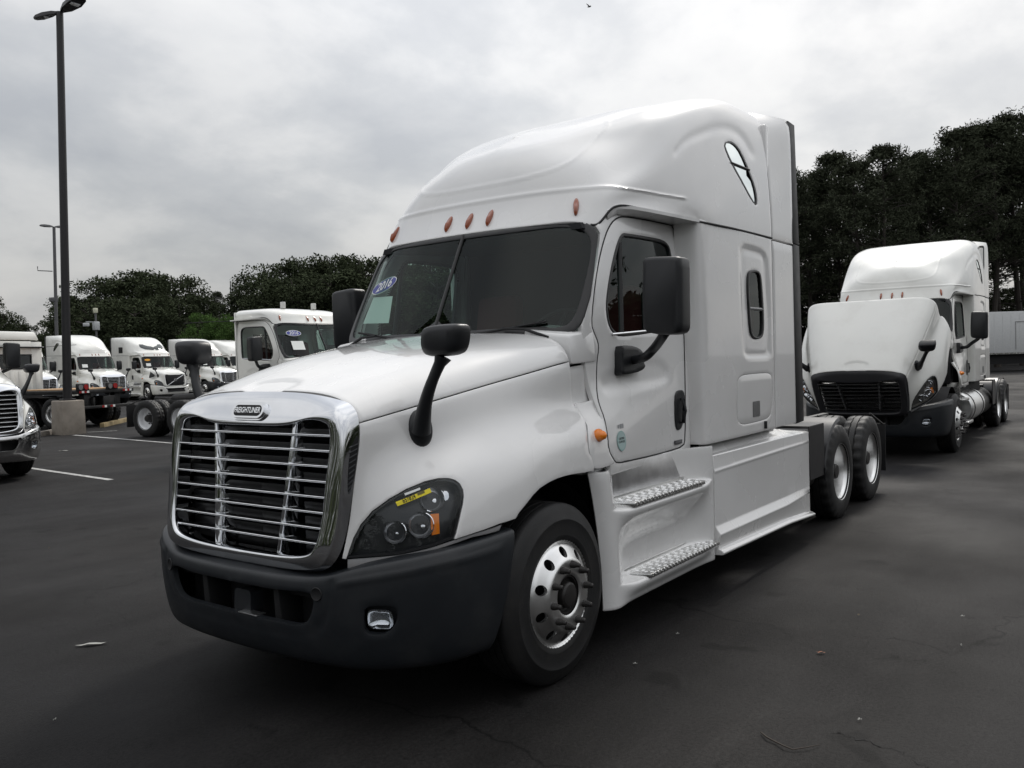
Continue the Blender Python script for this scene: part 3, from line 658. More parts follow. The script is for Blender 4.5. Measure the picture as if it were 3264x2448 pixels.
    # cowl block under the screen corner
    b = MB(); b.hexa([(1.800,-.70,1.79),(1.800,-1.045,1.765),(2.083,-1.055,1.775),(2.083,-.70,1.79),(1.785,-.70,1.99),(1.80,-1.015,1.945),(2.083,-1.035,1.985),(2.083,-.70,2.03)], .022)
    q = b.build('cowl_corner', PAINT, T); mirror(q)
    # ---- grille
    gs = grid_net('grille_surround', 'surround', 150, 34, CHROME, T)
    MB().box(.40, .43, -.66, .66, .82, 1.58).build('radiator_screen', BLACK, T)
    for s in (-1, 1):
        for (y0, y1) in ((.0, .30), (.345, .62)):
            b = MB()
            for k in range(9):
                z = 1.50-.0743*k; b.hexa([(.315,s*y0,z-.055),(.315,s*y1,z-.055),(.39,s*y1,z-.06),(.39,s*y0,z-.06),(.315,s*y0,z-.012),(.315,s*y1,z-.012),(.39,s*y1,z-.008),(.39,s*y0,z-.008)], .004)
            b.build('intake_panel', GASK, T)
    for k in range(8):
        z = 1.463-.0743*k; xs = .250-(1.45-z)*.125; hw = .640 - (.0 if z > 1.0 else .012)
        b = MB(); n = 16; pts = [(-hw+2*hw*i/n) for i in range(n+1)]
        prof = [(0, .002), (.002, .0045), (.015, .0055), (.07, .003), (.07, -.003), (.015, -.0055), (.002, -.0045), (0, -.002)]
        V = [(xs+.004*(1-(y/hw)**2)*-1+px, y, z+pz) for y in pts for px, pz in prof]; m_ = len(prof)
        F = [[i*m_+j, (i+1)*m_+j, (i+1)*m_+(j+1) % m_, i*m_+(j+1) % m_] for i in range(n) for j in range(m_)]
        b.add(V, F).build('grille_bar', BARCH, T)
        for s in (-1, 1):
            yp = s*(.262+(z-.88)*.105); g = MB().hexa([(xs+.004,yp-.012,z-.004),(xs+.004,yp+.012,z-.004),(xs+.07,yp+.055,z-.003),(xs+.07,yp-.055,z-.003),(xs+.004,yp-.012,z+.005),(xs+.004,yp+.012,z+.005),(xs+.07,yp+.055,z+.005),(xs+.07,yp-.055,z+.005)], .001)
            g.build('grille_gusset', BARCH, T)
    for s in (-1, 1):
        b = MB(); V = []
        for z, xf, yc in ((.862, .206, .260), (1.53, .282, .333)):
            for dx, dy in ((0, -.011), (0, .011), (.1, .036), (.1, -.036)): V.append((xf+dx, s*(yc+dy), z))
        b.hexa(V, .003); b.build('grille_post', CHROME, T)
    sv = [(0.5666,0.1068),(0.6005,0.0080),(0.5375,0.0000),(0.4960,0.0070),(0.4625,0.0348),(0.4419,0.0779),(0.4873,0.1191),(0.5354,0.1352)]
    vt = panel('side_vent', 'surround', sv, rnd=1, h=.03, m=BLACK, off=.0015, thick=.001, e=0, parent=T)
    for k in range(10):
        a0 = [(0.5607,0.1467)][0]; a1 = [(0.4469,0.0813)][0]; b0 = [(0.5688,0.0038)][0]; b1 = [(0.4579,0.0370)][0]; t = k/9
        p = at('surround', *lerp(a0, a1, t), .003); q = at('surround', *lerp(b0, b1, t), .003); MB().tube([p, q], .0035, 6).build('slat', PLAST, vt)
    mirror(vt)
    # badge
    M = frame((.258, 0, 1.576), (-1, 0, .42))
    b = MB(); plate(b, rrect(.285, .100, .049, 10), M, -.012, .004); plate(b, rrect(.262, .082, .040, 10), M, .004, .012); bd = b.build('badge', CHROME, T, 50)
    flat_mesh('badge_field', rrect(.228, .060, .029, 10), M, BLACK, bd, .008, .0135)
    text_mesh('lettering', 'FREIGHTLINER', .043, M @ Matrix.Translation((0, 0, .0142)), BARCH, bd, ext=.0015, sx=.78, bold=.0008)
    # ---- bumper
    ih = [(0.1074,0.4395),(0.1638,0.4365),(0.2228,0.4277),(0.2625,0.4389),(0.2789,0.4785),(0.2793,0.5266),(0.2686,0.5755),(0.2487,0.6180),(0.2194,0.6388),(0.1777,0.6390),(0.1210,0.6356)]
    hole = [(-.12, ih[0][1])]+ih+[(-.12, ih[-1][1])]
    fog = [(0.4608,0.5597),(0.5150,0.5606),(0.5654,0.5757),(0.5716,0.6062),(0.5651,0.6439),(0.5369,0.6814),(0.4989,0.6873),(0.4573,0.6730),(0.4543,0.6155)]
    tow = [tuple(p) for p in []]
    hc = [(0.2934,0.4525)][0]; Sx, Sy = NETS['bumper'].Lu, NETS['bumper'].Lv
    tow = [(hc[0]+.021*cos(t)/Sx, hc[1]+.021*sin(t)/Sy) for t in np.linspace(0, 2*pi, 16, endpoint=False)]
    bl = [(0, 0), (1, 0), (1, 1), (0, 1)]
    cr1 = [(0.3774,0.3723),(0.4613,0.3874),(0.5747,0.3803),(0.6649,0.3680),(0.7465,0.3668),(0.8582,0.3919),(0.9378,0.3968)]
    cr2 = [(0.3424,0.3320),(0.3411,0.4624),(0.3344,0.5432),(0.3185,0.5994),(0.2936,0.6369),(0.2604,0.6578),(0.2097,0.6744),(0.1504,0.6806),(0.1057,0.6794)]
    bu = P('bumper', 'bumper', bl, holes=[hole, fog], rnd=0, hrnd=1, h=.022, m=PLAST, thick=.03, sym=True, e=.008, drop=.004,
           relief=[(cr1, .007, .016, False), (cr2+[(-.05, cr2[-1][1])], -.006, .014, False)])
    hcp = at('bumper', *hc, .001)
    for s in (-1, 1): MB().lathe([(0, .001), (.026, .001), (.030, .004), (.034, 0)], 20, frame((hcp.x, hcp.y*-s, hcp.z), (nor('bumper', *hc).x, nor('bumper', *hc).y*-s, nor('bumper', *hc).z)) @ Matrix.Rotation(pi/2, 4, 'X')).build('tow_hole', BLACK, T)
    # crease on the bumper's shoulder and seam to the corner piece are relief in the sheet
    MB().box(.30, .34, -.62, .62, .40, .72).box(.19, .30, -.60, .60, .415, .43).build('bumper_inner_panel', BLACK, T)
    for y in (-.30, .30): MB().hexa([(.17,y-.03,.44),(.17,y+.03,.44),(.30,y+.03,.44),(.30,y-.03,.44),(.15,y-.02,.70),(.15,y+.02,.70),(.30,y+.02,.70),(.30,y-.02,.70)], .006).build('bumper_rib', BLACK, T)
    M = frame((0.150,-0.028,0.596), (-1, 0, .05)); b = MB(); plate(b, rrect(.135, .125, .025), M, -.08, .0)
    b.build('radar_sensor', PLAST, T); sb = (0.130,-0.116,0.552); MB().box(.11, .17, sb[1]-.075, sb[1]+.075, sb[2]-.004, sb[2]+.004, .003).build('sensor_bracket', ALUB, T)
    fc = at('bumper', *[(0.5106,0.6222)][0], -.018); fn = (nor('bumper', *[(0.5106,0.6222)][0])+Vector((-.35, 0, 0))).normalized(); M = frame(fc, fn)
    b = MB(); plate(b, rrect(.15, .13, .035, 5), M, -.05, -.035); fl = b.build('fog_lamp', PLAST, T)
    flat_mesh('lens', rrect(.128, .098, .03, 6), M, LENS, fl, .0, .004)
    b = MB(); v = []
    for rr_, dz in ((1, .0), (.9, -.012), (.6, -.028), (.25, -.034)):
        for p in rrect(.124*rr_, .094*rr_, .03*rr_, 6): v.append((p[0], p[1], dz))
    n = 28; b.add(v, [[k*n+i, k*n+(i+1) % n, (k+1)*n+(i+1) % n, (k+1)*n+i] for k in range(3) for i in range(n)]+[[3*n+i for i in range(n)]], M); b.build('reflector', REFL, fl)
    mirror(fl)
    MB().box(.22, .5, -.72, .72, .66, .80).box(.38, .46, -.82, .82, .70, .86).build('front_crossmember', BLACK, T)
    MB().box(.45, 1.0, -.95, .95, .45, .75, .02).build('inner_liner', BLACK, T)
    # ---- hood mirrors
    mb = MB(); F_ = [(0.600,-0.925,1.913),(0.600,-0.933,1.958),(0.600,-0.958,1.979),(0.600,-1.014,1.986),(0.600,-1.078,1.988),(0.600,-1.149,1.987),(0.600,-1.175,1.981),(0.600,-1.180,1.954),(0.600,-1.172,1.900),(0.600,-1.157,1.860),(0.600,-1.130,1.839),(0.600,-1.071,1.832),(0.600,-0.989,1.832),(0.600,-0.947,1.842),(0.600,-0.927,1.874)]
    F_ = [np.array(p) for p in F_]; cc = sum(F_)/len(F_); F_ = chaikin([p for p in F_], 1); n = len(F_); V = []
    for sc, dx in ((.55, -.034), (.85, -.026), (.96, -.010), (1, .012), (1, .060), (.94, .085)):
        V += [tuple(np.array([cc[0]+dx, cc[1]+(p[1]-cc[1])*sc, cc[2]+(p[2]-cc[2])*sc])) for p in F_]
    mb.add(V, [[k*n+i, k*n+(i+1) % n, (k+1)*n+(i+1) % n, (k+1)*n+i] for k in range(5) for i in range(n)]+[[i for i in range(n)][::-1], [5*n+i for i in range(n)]])
    hm = mb.build('hood_mirror', MIRR, T, 55)
    glassf = [tuple(np.array([cc[0]+.0855, cc[1]+(p[1]-cc[1])*.88, cc[2]+(p[2]-cc[2])*.88])) for p in F_]
    MB().add(glassf, [list(range(n))]).build('mirror_glass', CHROME, hm)
    a = at('hood', *[(0.2124,0.4615)][0]); p0 = np.array(a)
    e_ = np.array((cc[0]+.025, cc[1]+.012, cc[2]-.085)); b0 = p0+np.array((-.02, -.035, .0))
    st = MB(); pts = [tuple(b0+(e_-b0)*t+np.array((-.03*sin(pi*t), 0, 0))) for t in np.linspace(-.04, 1, 12)]
    rr = list(np.interp(np.linspace(0, 1, len(pts)), [0, .15, .4, .75, .92, 1], [.050, .044, .033, .027, .030, .045]))
    st.tube(pts, rr, 16, flat=1.0); st.build('mirror_stalk', MIRR, hm, 60)
    fo_ = at('hood', *[(0.2168,0.4652)][0], .0); fn_ = nor('hood', *[(0.2168,0.4652)][0])
    MB().lathe([(.0, .035), (.03, .034), (.055, .025), (.065, .012), (.068, 0), (.068, -.02)], 24, frame(fo_, fn_) @ Matrix.Scale(1.45, 4, (0, 1, 0)) @ Matrix.Rotation(pi/2, 4, 'X')).build('mirror_foot', MIRR, hm, 60)
    mirror(hm)
    # ---- windscreen
    go = [(0.0770,0.8922),(0.2205,0.8924),(0.3790,0.9006),(0.5090,0.9121),(0.6076,0.9203),(0.7180,0.9140),(0.8304,0.8907),(0.9320,0.8411),(1.0000,0.7737),(1.0000,0.7002),(1.0000,0.6252),(1.0000,0.4909),(0.9931,0.3468),(0.9518,0.2169),(0.9232,0.1627),(0.8573,0.1227),(0.7310,0.0961)]
    gi = [(0.0846,0.8457),(0.2268,0.8452),(0.3840,0.8521),(0.5146,0.8617),(0.6135,0.8616),(0.7271,0.8377),(0.8300,0.8013),(0.9052,0.7403),(0.9381,0.6600),(0.9323,0.5213),(0.8967,0.3582),(0.8550,0.2327),(0.8098,0.1744),(0.7454,0.1485),(0.6573,0.1377)]
    vb, vt = .10, go[0][1]
    gout = [(0, vt)]+go+[(.6, .06), (0, .04)]
    gin = [(-.08, gi[0][1])]+gi+[(.6, .155), (-.08, .14)]
    P('windshield_gasket', 'wind', gout, holes=[gin], rnd=0, hrnd=1, h=.03, m=GASK, off=.007, thick=.02, sym=True, e=.004)
    gp = ring_uv('wind', gi+[(.6, .155), (.0, .14)], .02); gp = [(max(.006, u), v) for u, v in gp]+[(.006, .13), (.006, gi[0][1]+.01)]
    ws = P('windshield_pane', 'wind', [(.006, .12), (.6, .135)]+[(u, v) for u, v in gi[::-1]]+[(.006, gi[0][1])], rnd=1, h=.05, m=GLASS, off=0, thick=0, e=0)
    mirror(ws)
    d0 = at('wind', 0, .10, .004); d1 = at('wind', 0, vt-.01, .004)
    MB().tube([d0, d1], .012, 8, flat=1.1).build('windshield_divider', GASK, T)
    for s in (-1, 1):   # wipers
        for (u, v) in ((.10, .145),):
            a = at('wind', .14, .085, .03); b_ = at('wind', .62, .175, .022); e_ = at('wind', .34, .09, .05)
            w = MB(); w.tube([(p.x, s*abs(p.y), p.z) for p in (a, b_)], .009, 6); w.tube([(p.x, s*abs(p.y), p.z) for p in (at('wind', .66, .06, .04), at('wind', .5, .12, .045), at('wind', .38, .137, .03))], .010, 6)
            w.build('wiper', BLACK, T)
    # stickers behind the far half of the glass
    oc = [([(0.5554,0.5277)][0]), ]
    ca = [(0.7543,0.5022)][0]; cb = [(0.4199,0.5592)][0]
    tx, M = text_on('lettering', '2016', 'wind', ca, cb, .105, WHT, T, mir=-1, off=.006, shear=.25, sx=1.0, bold=.0015)
    ov = flat_mesh('year_sticker', disc_poly(36, .168, .062), M, WHT, T, -.003, -.002)
    flat_mesh('sticker_field', disc_poly(36, .160, .055), M, BLUE, ov, -.002, -.0005); tx.parent = ov
    pp = [(1.954,0.780,2.302),(2.157,0.780,2.321),(2.105,0.780,2.116),(1.839,0.780,2.106)]
    pq = [at('wind', *q, -.012) for q in [(0.7163,0.4603),(0.4156,0.4469),(0.3571,0.2484),(0.7107,0.2642)]]
    for q in pq: q.y *= -1
    MB().add([tuple(q) for q in pq], [[0, 1, 2, 3]]).build('paper_form', WHT, T)
    # ---- cab side, door, window
    body = [(0.0936,0.5482),(0.1518,0.5839),(0.2455,0.6557),(0.3402,0.7430),(0.3876,0.8069),(0.4008,0.8305),(0.3779,0.8529),(0.4294,0.8727),(0.4677,0.9036),(0.5199,0.9311),(0.5703,0.9448),(0.6767,0.9519),(0.8095,0.9573),(0.9573,0.9592),(1.0000,0.9613)]
    door = [(0.4301,0.8167),(0.4571,0.8425),(0.4963,0.8724),(0.5376,0.8930),(0.5876,0.9046),(0.7368,0.9081),(0.8777,0.9097),(1.0000,0.9104),(1.0000,0.7963),(1.0000,0.6813),(0.9820,0.4915),(0.9552,0.2817),(0.9465,0.0942),(0.9300,0.0651),(0.7835,0.0598),(0.6299,0.0587),(0.4725,0.0621),(0.2793,0.0669),(0.2343,0.0837),(0.1770,0.1176),(0.1896,0.1741),(0.1975,0.2292),(0.1874,0.2676),(0.1954,0.3025),(0.2284,0.3608),(0.2499,0.4260),(0.2736,0.4621),(0.2687,0.4924),(0.2343,0.5221),(0.2062,0.5506),(0.2562,0.6310),(0.3428,0.7285)]
    bo = [(0, body[0][1])]+body+[(.985, .985), (1, .9), (1, .0), (.30, .0), (.05, .3)]
    bo = body+[(1, .97), (1, .03), (.2, .03), (.1, .45)]
    win = [(0.5750,0.8447),(0.7723,0.8472),(0.8698,0.8462),(0.9151,0.8340),(0.9335,0.8093),(0.9354,0.7679),(0.9247,0.6785),(0.9097,0.5719),(0.8996,0.5446),(0.8672,0.5357),(0.7036,0.5247),(0.5744,0.5138),(0.4713,0.5097),(0.4246,0.5169),(0.3848,0.5406),(0.3686,0.5747),(0.3685,0.6125),(0.3932,0.6594),(0.4387,0.7202),(0.4968,0.7895),(0.5307,0.8252),(0.5536,0.8399)]
    q = P('cab_body', 'cab', bo, holes=[ring_uv('cab', door, .0065)], rnd=0, hrnd=1, h=.035, m=PAINT, thick=.03); mirror(q)
    dr = P('door', 'cab', door, holes=[win], rnd=1, hrnd=1, h=.028, m=PAINT, thick=.03,
           relief=[([(0.2591,0.3542),(0.4534,0.3921),(0.6350,0.4198),(0.7528,0.4175),(0.8173,0.3825),(0.8168,0.3420),(0.7196,0.3258),(0.4686,0.3173),(0.2666,0.3093)], -.012, .07)])
    wi = ring_uv('cab', win, -.022)
    panel('window_frame', 'cab', win, holes=[wi], rnd=1, hrnd=1, h=.02, m=GASK, off=.002, thick=.03, parent=dr, e=.003)
    panel('window_pane', 'cab', ring_uv('cab', win, -.010), rnd=1, h=.06, m=SGLASS, off=-.012, thick=0, parent=dr, e=0)
    a = at('cab', *[(0.5329,0.8073)][0], -.006); b_ = at('cab', *[(0.4865,0.5258)][0], -.006); MB().tube([a, b_], .016, 8, flat=1.1).build('vent_window_bar', GASK, dr)
    a = at('cab', *[(0.4006,0.5180)][0], .004); b_ = at('cab', *[(0.8761,0.5431)][0], .004); MB().tube([a, b_], .008, 6).build('sill_trim', CHROME, dr)
    hp = [(0.8694,0.2911),(0.9104,0.2948),(0.9392,0.2879),(0.9460,0.2612),(0.9374,0.1923),(0.9157,0.1454),(0.8786,0.1318),(0.8524,0.1422),(0.8422,0.1919),(0.8479,0.2663)]
    panel('handle_bezel', 'cab', hp, rnd=1, h=.02, m=MIRR, off=.008, thick=.012, parent=dr, e=.003)
    a = at('cab', *[(0.9052,0.2565)][0], .030); b_ = at('cab', *[(0.8958,0.1641)][0], .030); m_ = (a+b_)/2+Vector((0, -.008, 0))
    MB().tube([a+Vector((0, .02, 0)), a, m_, b_, b_+Vector((0, .02, 0))], [.010, .014, .017, .014, .010], 10).build('door_handle', MIRR, dr)
    cs = at('cab', *[(0.3394,0.1396)][0], .003); cn = nor('cab', *[(0.3394,0.1396)][0]); M = frame(cs, cn)
    sk = flat_mesh('round_sticker', disc_poly(32, .064, .064), M, TEAL, dr, 0, .001)
    flat_mesh('sticker_rim', disc_poly(32, .056, .056), M, mat('pale_teal', (.42, .55, .54), .5), sk, .001, .0014)
    for i, (t_, dz) in enumerate((('CERTIFIED', .014), ('CLEAN IDLE', -.006))): text_mesh('lettering', t_, .021, M @ Matrix.Translation((0, dz, .002)), INK, sk, ext=.0003, sx=.8)
    c2 = at('cab', *[(0.3526,0.1904)][0], .003); M = frame(c2, cn); flat_mesh('small_decal', rrect(.05, .028, .003), M @ Matrix.Translation((.012, 0, 0)), mat('grey_print', (.35, .36, .37), .5), dr, 0, .001)
    flat_mesh('small_decal', rrect(.016, .022, .003), M @ Matrix.Translation((-.035, 0, 0)), MAT['grey_print'], dr, 0, .001)
    c2 = at('cab', *[(0.8726,0.0864)][0], .004); M = frame(c2, nor('cab', .85, .1)); nb = flat_mesh('name_badge', rrect(.125, .03, .005), M, mat('badge_grey', (.10, .10, .11), .3, metal=.6), dr, 0, .005)
    text_mesh('lettering', 'CASCADIA', .024, M @ Matrix.Translation((0, 0, .0055)), BARCH, nb, ext=.0006, sx=.85)
    # door mirror
    fx = 2.27
    F_ = [(2.270,-1.291,2.384),(2.270,-1.300,2.413),(2.270,-1.336,2.419),(2.270,-1.463,2.411),(2.270,-1.542,2.403),(2.270,-1.554,2.381),(2.270,-1.551,2.196),(2.270,-1.549,2.010),(2.270,-1.545,1.958),(2.270,-1.521,1.932),(2.270,-1.450,1.929),(2.270,-1.358,1.937),(2.270,-1.293,1.959),(2.270,-1.277,2.002),(2.270,-1.282,2.215)]
    F_ = [np.array(p) for p in F_]; cc = sum(F_)/len(F_); F_ = chaikin(F_, 1); n = len(F_); V = []
    for sc, dx in ((.80, -.028), (.93, -.020), (.985, -.006), (1, .014), (1, .10), (.97, .12)):
        V += [(cc[0]+dx, cc[1]+(p[1]-cc[1])*sc, cc[2]+(p[2]-cc[2])*(sc*.5+.5)) for p in F_]
    b = MB().add(V, [[k*n+i, k*n+(i+1) % n, (k+1)*n+(i+1) % n, (k+1)*n+i] for k in range(5) for i in range(n)]+[[i for i in range(n)][::-1], [5*n+i for i in range(n)]])
    dm = b.build('mirror_head', MIRR, dr, 45)
    MB().add([(cc[0]+.1205, cc[1]+(p[1]-cc[1])*.9, cc[2]+(p[2]-cc[2])*.93) for p in F_], [list(range(n))]).build('mirror_glass', CHROME, dr)
    bq = at('cab', *[(0.4855,0.4226)][0]); 
    b = MB(); pts = chaikin([tuple(bq+Vector((.03, -.04, .0))), (2.429,-1.200,1.788), (2.458,-1.260,1.852), (2.330,-1.386,1.924), (2.33, cc[1], cc[2]-.2)], 2, False)
    b.tube(pts, .030, 14, flat=1.0, up=(0, 1, 0)).build('mirror_arm', MIRR, dr, 60)
    mbp = [(0.4190,0.4724),(0.4539,0.4766),(0.5311,0.4717),(0.5789,0.4564),(0.5926,0.4335),(0.5853,0.4079),(0.5953,0.3961),(0.5775,0.3825),(0.5254,0.3726),(0.4336,0.3666),(0.4105,0.3716),(0.4077,0.3931)]
    panel('mirror_base', 'cab', mbp, rnd=1, h=.02, m=MIRR, off=.055, thick=.06, parent=dr, e=.012, drop=.008)
    mirror(dr)
    q = P('door_gap_shade', 'cab', ring_uv('cab', door, .0085), holes=[ring_uv('cab', door, -.0005)], rnd=1, hrnd=1, h=.02, m=SEAM, off=.0012, thick=.01, e=0); mirror(q)  # black strip laid on the surface, painting the shaded door gap
    q = MB().tube([at('roof', u, 0, .004) for u in np.linspace(.40, 1, 60)], .008, 6, flat=.9).build('roof_gap_shade', SEAM, T); mirror(q)  # black tube along the roof seam, drawn in place of gap shade
    # drip rail over the door
    ro = [(2.380,-0.985,2.743), (2.463,-1.010,2.785), (2.606,-1.060,2.789), (2.756,-1.110,2.781), (3.000,-1.170,2.770), (3.312,-1.215,2.764)]
    ri = [(2.396,-0.975,2.707), (2.506,-0.985,2.755), (2.735,-0.990,2.763), (2.980,-0.995,2.765), (3.357,-1.000,2.769), (3.459,-1.000,2.770)]
    b = MB(); k = len(ro); top = [(p[0], p[1]+.0, p[2]+.022) for p in ro]; inn = [(p[0], -.95, p[2]+.045) for p in ro]
    V = ri+ro+top+inn; b.add(V, [[r_*k+i, r_*k+i+1, (r_+1)*k+i+1, (r_+1)*k+i] for r_ in range(3) for i in range(k-1)]+[[0, k, 2*k, 3*k], [k-1, 2*k-1, 3*k-1, 4*k-1]])
    q = b.build('drip_rail', PAINT, T, 45); mirror(q)
    # ---- sleeper
    rec = [(0.8076,0.9138),(0.8183,0.9317),(0.8438,0.9413),(0.9259,0.9377),(0.9575,0.9287),(0.9675,0.9050),(0.9828,0.6855),(0.9789,0.4449),(0.9652,0.4222),(0.9435,0.4183),(0.8446,0.4201),(0.8245,0.4269),(0.8182,0.4574)]
    swo = [(0.8610,0.8426),(0.8972,0.8525),(0.9230,0.8458),(0.9327,0.8187),(0.9387,0.7328),(0.9430,0.6112),(0.9382,0.5469),(0.9247,0.5191),(0.8932,0.5116),(0.8677,0.5231),(0.8551,0.5541),(0.8481,0.6752),(0.8446,0.7707),(0.8482,0.8230)]
    cd = [(0.7964,0.3244),(0.8169,0.3307),(0.9413,0.3313),(0.9737,0.3241),(0.9863,0.2994),(0.9876,0.2169),(0.9737,0.0983),(0.9590,0.0756),(0.9350,0.0673),(0.8207,0.0630),(0.7902,0.0700),(0.7700,0.0925),(0.7663,0.1535),(0.7726,0.2785),(0.7808,0.3126)]
    sp = P('sleeper_side', 'sleeper', [(0, 0), (1, 0), (1, 1), (0, 1)], holes=[swo, ring_uv('sleeper', cd, .003)], rnd=0, hrnd=1, h=.022, m=PAINT, thick=.03,
           relief=[(rec, -.016, .03), (ring_uv('sleeper', rec, -.035), .006, .02)])
    mirror(sp)
    cdp = P('locker_door', 'sleeper', cd, rnd=1, h=.05, m=PAINT, thick=.02)
    cp = at('sleeper', *[(0.8809,0.1388)][0], .002); M = frame(cp, (0, -1, 0)); flat_mesh('data_plate', rrect(.155, .128, .006), M, mat('dull_plate', (.15, .15, .15), .5, noise=.3, nscale=40), cdp, 0, .003)
    mirror(cdp)
    cl = at('sleeper', *[(0.9311,0.0378)][0], .0); MB().box(cl.x-.012, cl.x+.012, -1.225, -1.2, cl.z-.035, cl.z+.03, .004).build('locker_latch', MIRR, T)
    wf = P('sleeper_window_frame', 'sleeper', swo, holes=[ring_uv('sleeper', swo, -.018)], rnd=1, hrnd=1, h=.02, m=GASK, off=.003, thick=.03, e=.003)
    panel('window_pane', 'sleeper', ring_uv('sleeper', swo, -.010), rnd=1, h=.06, m=SGLASS, off=-.012, thick=0, parent=wf, e=0)
    c0 = at('sleeper', *[(0.8561,0.6716)][0], -.008); c1 = at('sleeper', *[(0.9349,0.6714)][0], -.008); MB().tube([c0, c1], .014, 6).build('window_rail', TRIMG, wf)
    mirror(wf)
    MB().box(4.3, 4.7, -1.09, -1.07, 1.9, 2.32).build('window_curtain', REDF, T)
    e1 = P('extender_panel', 'extender', [(0, 0), (1, 0), (1, .331), (0, .331)], rnd=0, h=.05, m=PAINT, thick=.03); mirror(e1)
    e2 = P('extender_panel', 'extender', [(0, .336), (1, .336), (1, 1), (0, 1)], rnd=0, h=.04, m=PAINT, thick=.03); mirror(e2)
    for s in (-1, 1):
        b = MB(); b.hexa([(5.43,s*1.15,1.13),(5.43,s*1.205,1.13),(5.66,s*1.20,1.14),(5.66,s*1.185,1.14),(5.43,s*1.15,2.80),(5.43,s*1.205,2.80),(5.62,s*1.20,2.80),(5.62,s*1.185,2.80)], .004); b.build('extender_rubber', RUB, T)
        b = MB(); b.hexa([(5.43,s*1.14,2.81),(5.43,s*1.205,2.81),(5.62,s*1.20,2.81),(5.62,s*1.185,2.81),(5.43,s*1.12,3.94),(5.43,s*1.18,3.94),(5.60,s*1.185,3.93),(5.60,s*1.17,3.93)], .004); b.build('extender_rubber', RUB, T)
    b = MB(); b.box(4.86, 4.93, -1.17, 1.17, 1.10, 3.80, .02).box(4.60, 4.9, -.93, .93, 3.78, 3.90, .03).build('sleeper_back_wall', PAINT, T)
    # ---- roof
    rp = [(0.0932,0.3708),(0.1257,0.3785),(0.1580,0.3873),(0.1902,0.3977),(0.2150,0.4163),(0.2400,0.4508),(0.2467,0.5224),(0.2564,0.6360),(0.2863,0.6870)]
    rais = [(-.10, rp[0][1])]+rp+[(rp[-1][0]+.03, 1.05), (-.10, 1.05)]
    td = [(0.8597,0.5202),(0.8814,0.5342),(0.9035,0.5278),(0.9224,0.5059),(0.9427,0.4538),(0.9567,0.3957),(0.9615,0.3220),(0.9583,0.2553),(0.9447,0.2878),(0.9196,0.3866),(0.8951,0.4430),(0.8705,0.4899)]
    ey = [(0.0000,0.2685),(0.0000,0.2702),(0.0803,0.2782),(0.1935,0.2784),(0.2954,0.2786),(0.4153,0.2860),(0.5435,0.2540),(0.6447,0.2456),(0.7404,0.2273)]
    rf = P('roof', 'roof', [(0, 0), (1, 0), (1, 1), (0, 1)], holes=[td], rnd=0, hrnd=1, h=.022, m=PAINT, sym=True, thick=.03,
           relief=[([(-.03, ey[2][1])]+ey[2:], .009, .022, False),
                   ([(0.6716,0.4826),(0.6967,0.5229),(0.7559,0.5473),(0.8280,0.5696),(0.8964,0.5765),(0.9327,0.5566),(0.9516,0.5213)], -.010, .035, False),
                   ([(-.03, rp[0][1])]+rp+[(rp[-1][0]+.01, rp[-1][1]+.06)], .006, .016, False)])
    tf = P('roof_window', 'roof', td, rnd=1, h=.04, m=RGLASS, off=-.006, thick=.004, e=0)
    panel('window_frame', 'roof', td, holes=[ring_uv('roof', td, -.012)], rnd=1, hrnd=1, h=.02, m=GASK, off=.002, thick=.02, parent=tf, e=0)
    a = at('roof', *[(0.8850,0.4599)][0], .002); b_ = at('roof', *[(0.9427,0.4538)][0], .002); MB().tube([a, b_], .008, 6).build('window_bar', GASK, tf)
    mirror(tf)
    for s, uv, dr_ in ((1, [(0.0578,0.1239)][0], 0), (1, [(0.3117,0.1324)][0], 0), (0, [(0.0029,0.1213)][0], 0)):
        c0 = at('roof', *uv, .004); n = nor('roof', *uv); M = frame(c0, n)
        b = MB(); v = []; 
        for sc, dz in ((1, -.004), (1, .006), (.86, .015), (.55, .021), (.2, .023)):
            for i in range(24):
                t = 2*pi*i/24; v.append((.019*cos(t)*sc*(1+.12*sin(t)), .070*sin(t)*sc, dz*(1-.35*sin(t))))
        b.add(v, [[k*24+i, k*24+(i+1) % 24, (k+1)*24+(i+1) % 24, (k+1)*24+i] for k in range(4) for i in range(24)]+[[96+i for i in range(24)]], M)
        q = b.build('marker_light', AMBERD, T, 70)
        M2 = M @ Matrix.Translation((0, -.060, .009)); MB().sphere((0, 0, 0), .006, n=8).v and MB().add(*(lambda m0: (m0.v, m0.f))(MB().sphere((0, 0, 0), .007, n=8)), M2).build('screw', BLACK, q)
        if s: mirror(q)
    # ---- steps and skirts
    P_ = [(0.4424,0.0372),(0.6394,0.0385),(0.6613,0.2036),(0.4618,0.1892)]
    sf = P('step_fairing', 'steps', [(0, .0), (1, 0), (1, 1), (0, 1)], rnd=0, h=.022, m=PAINT, thick=.02, e=.008, drop=.004); mirror(sf)
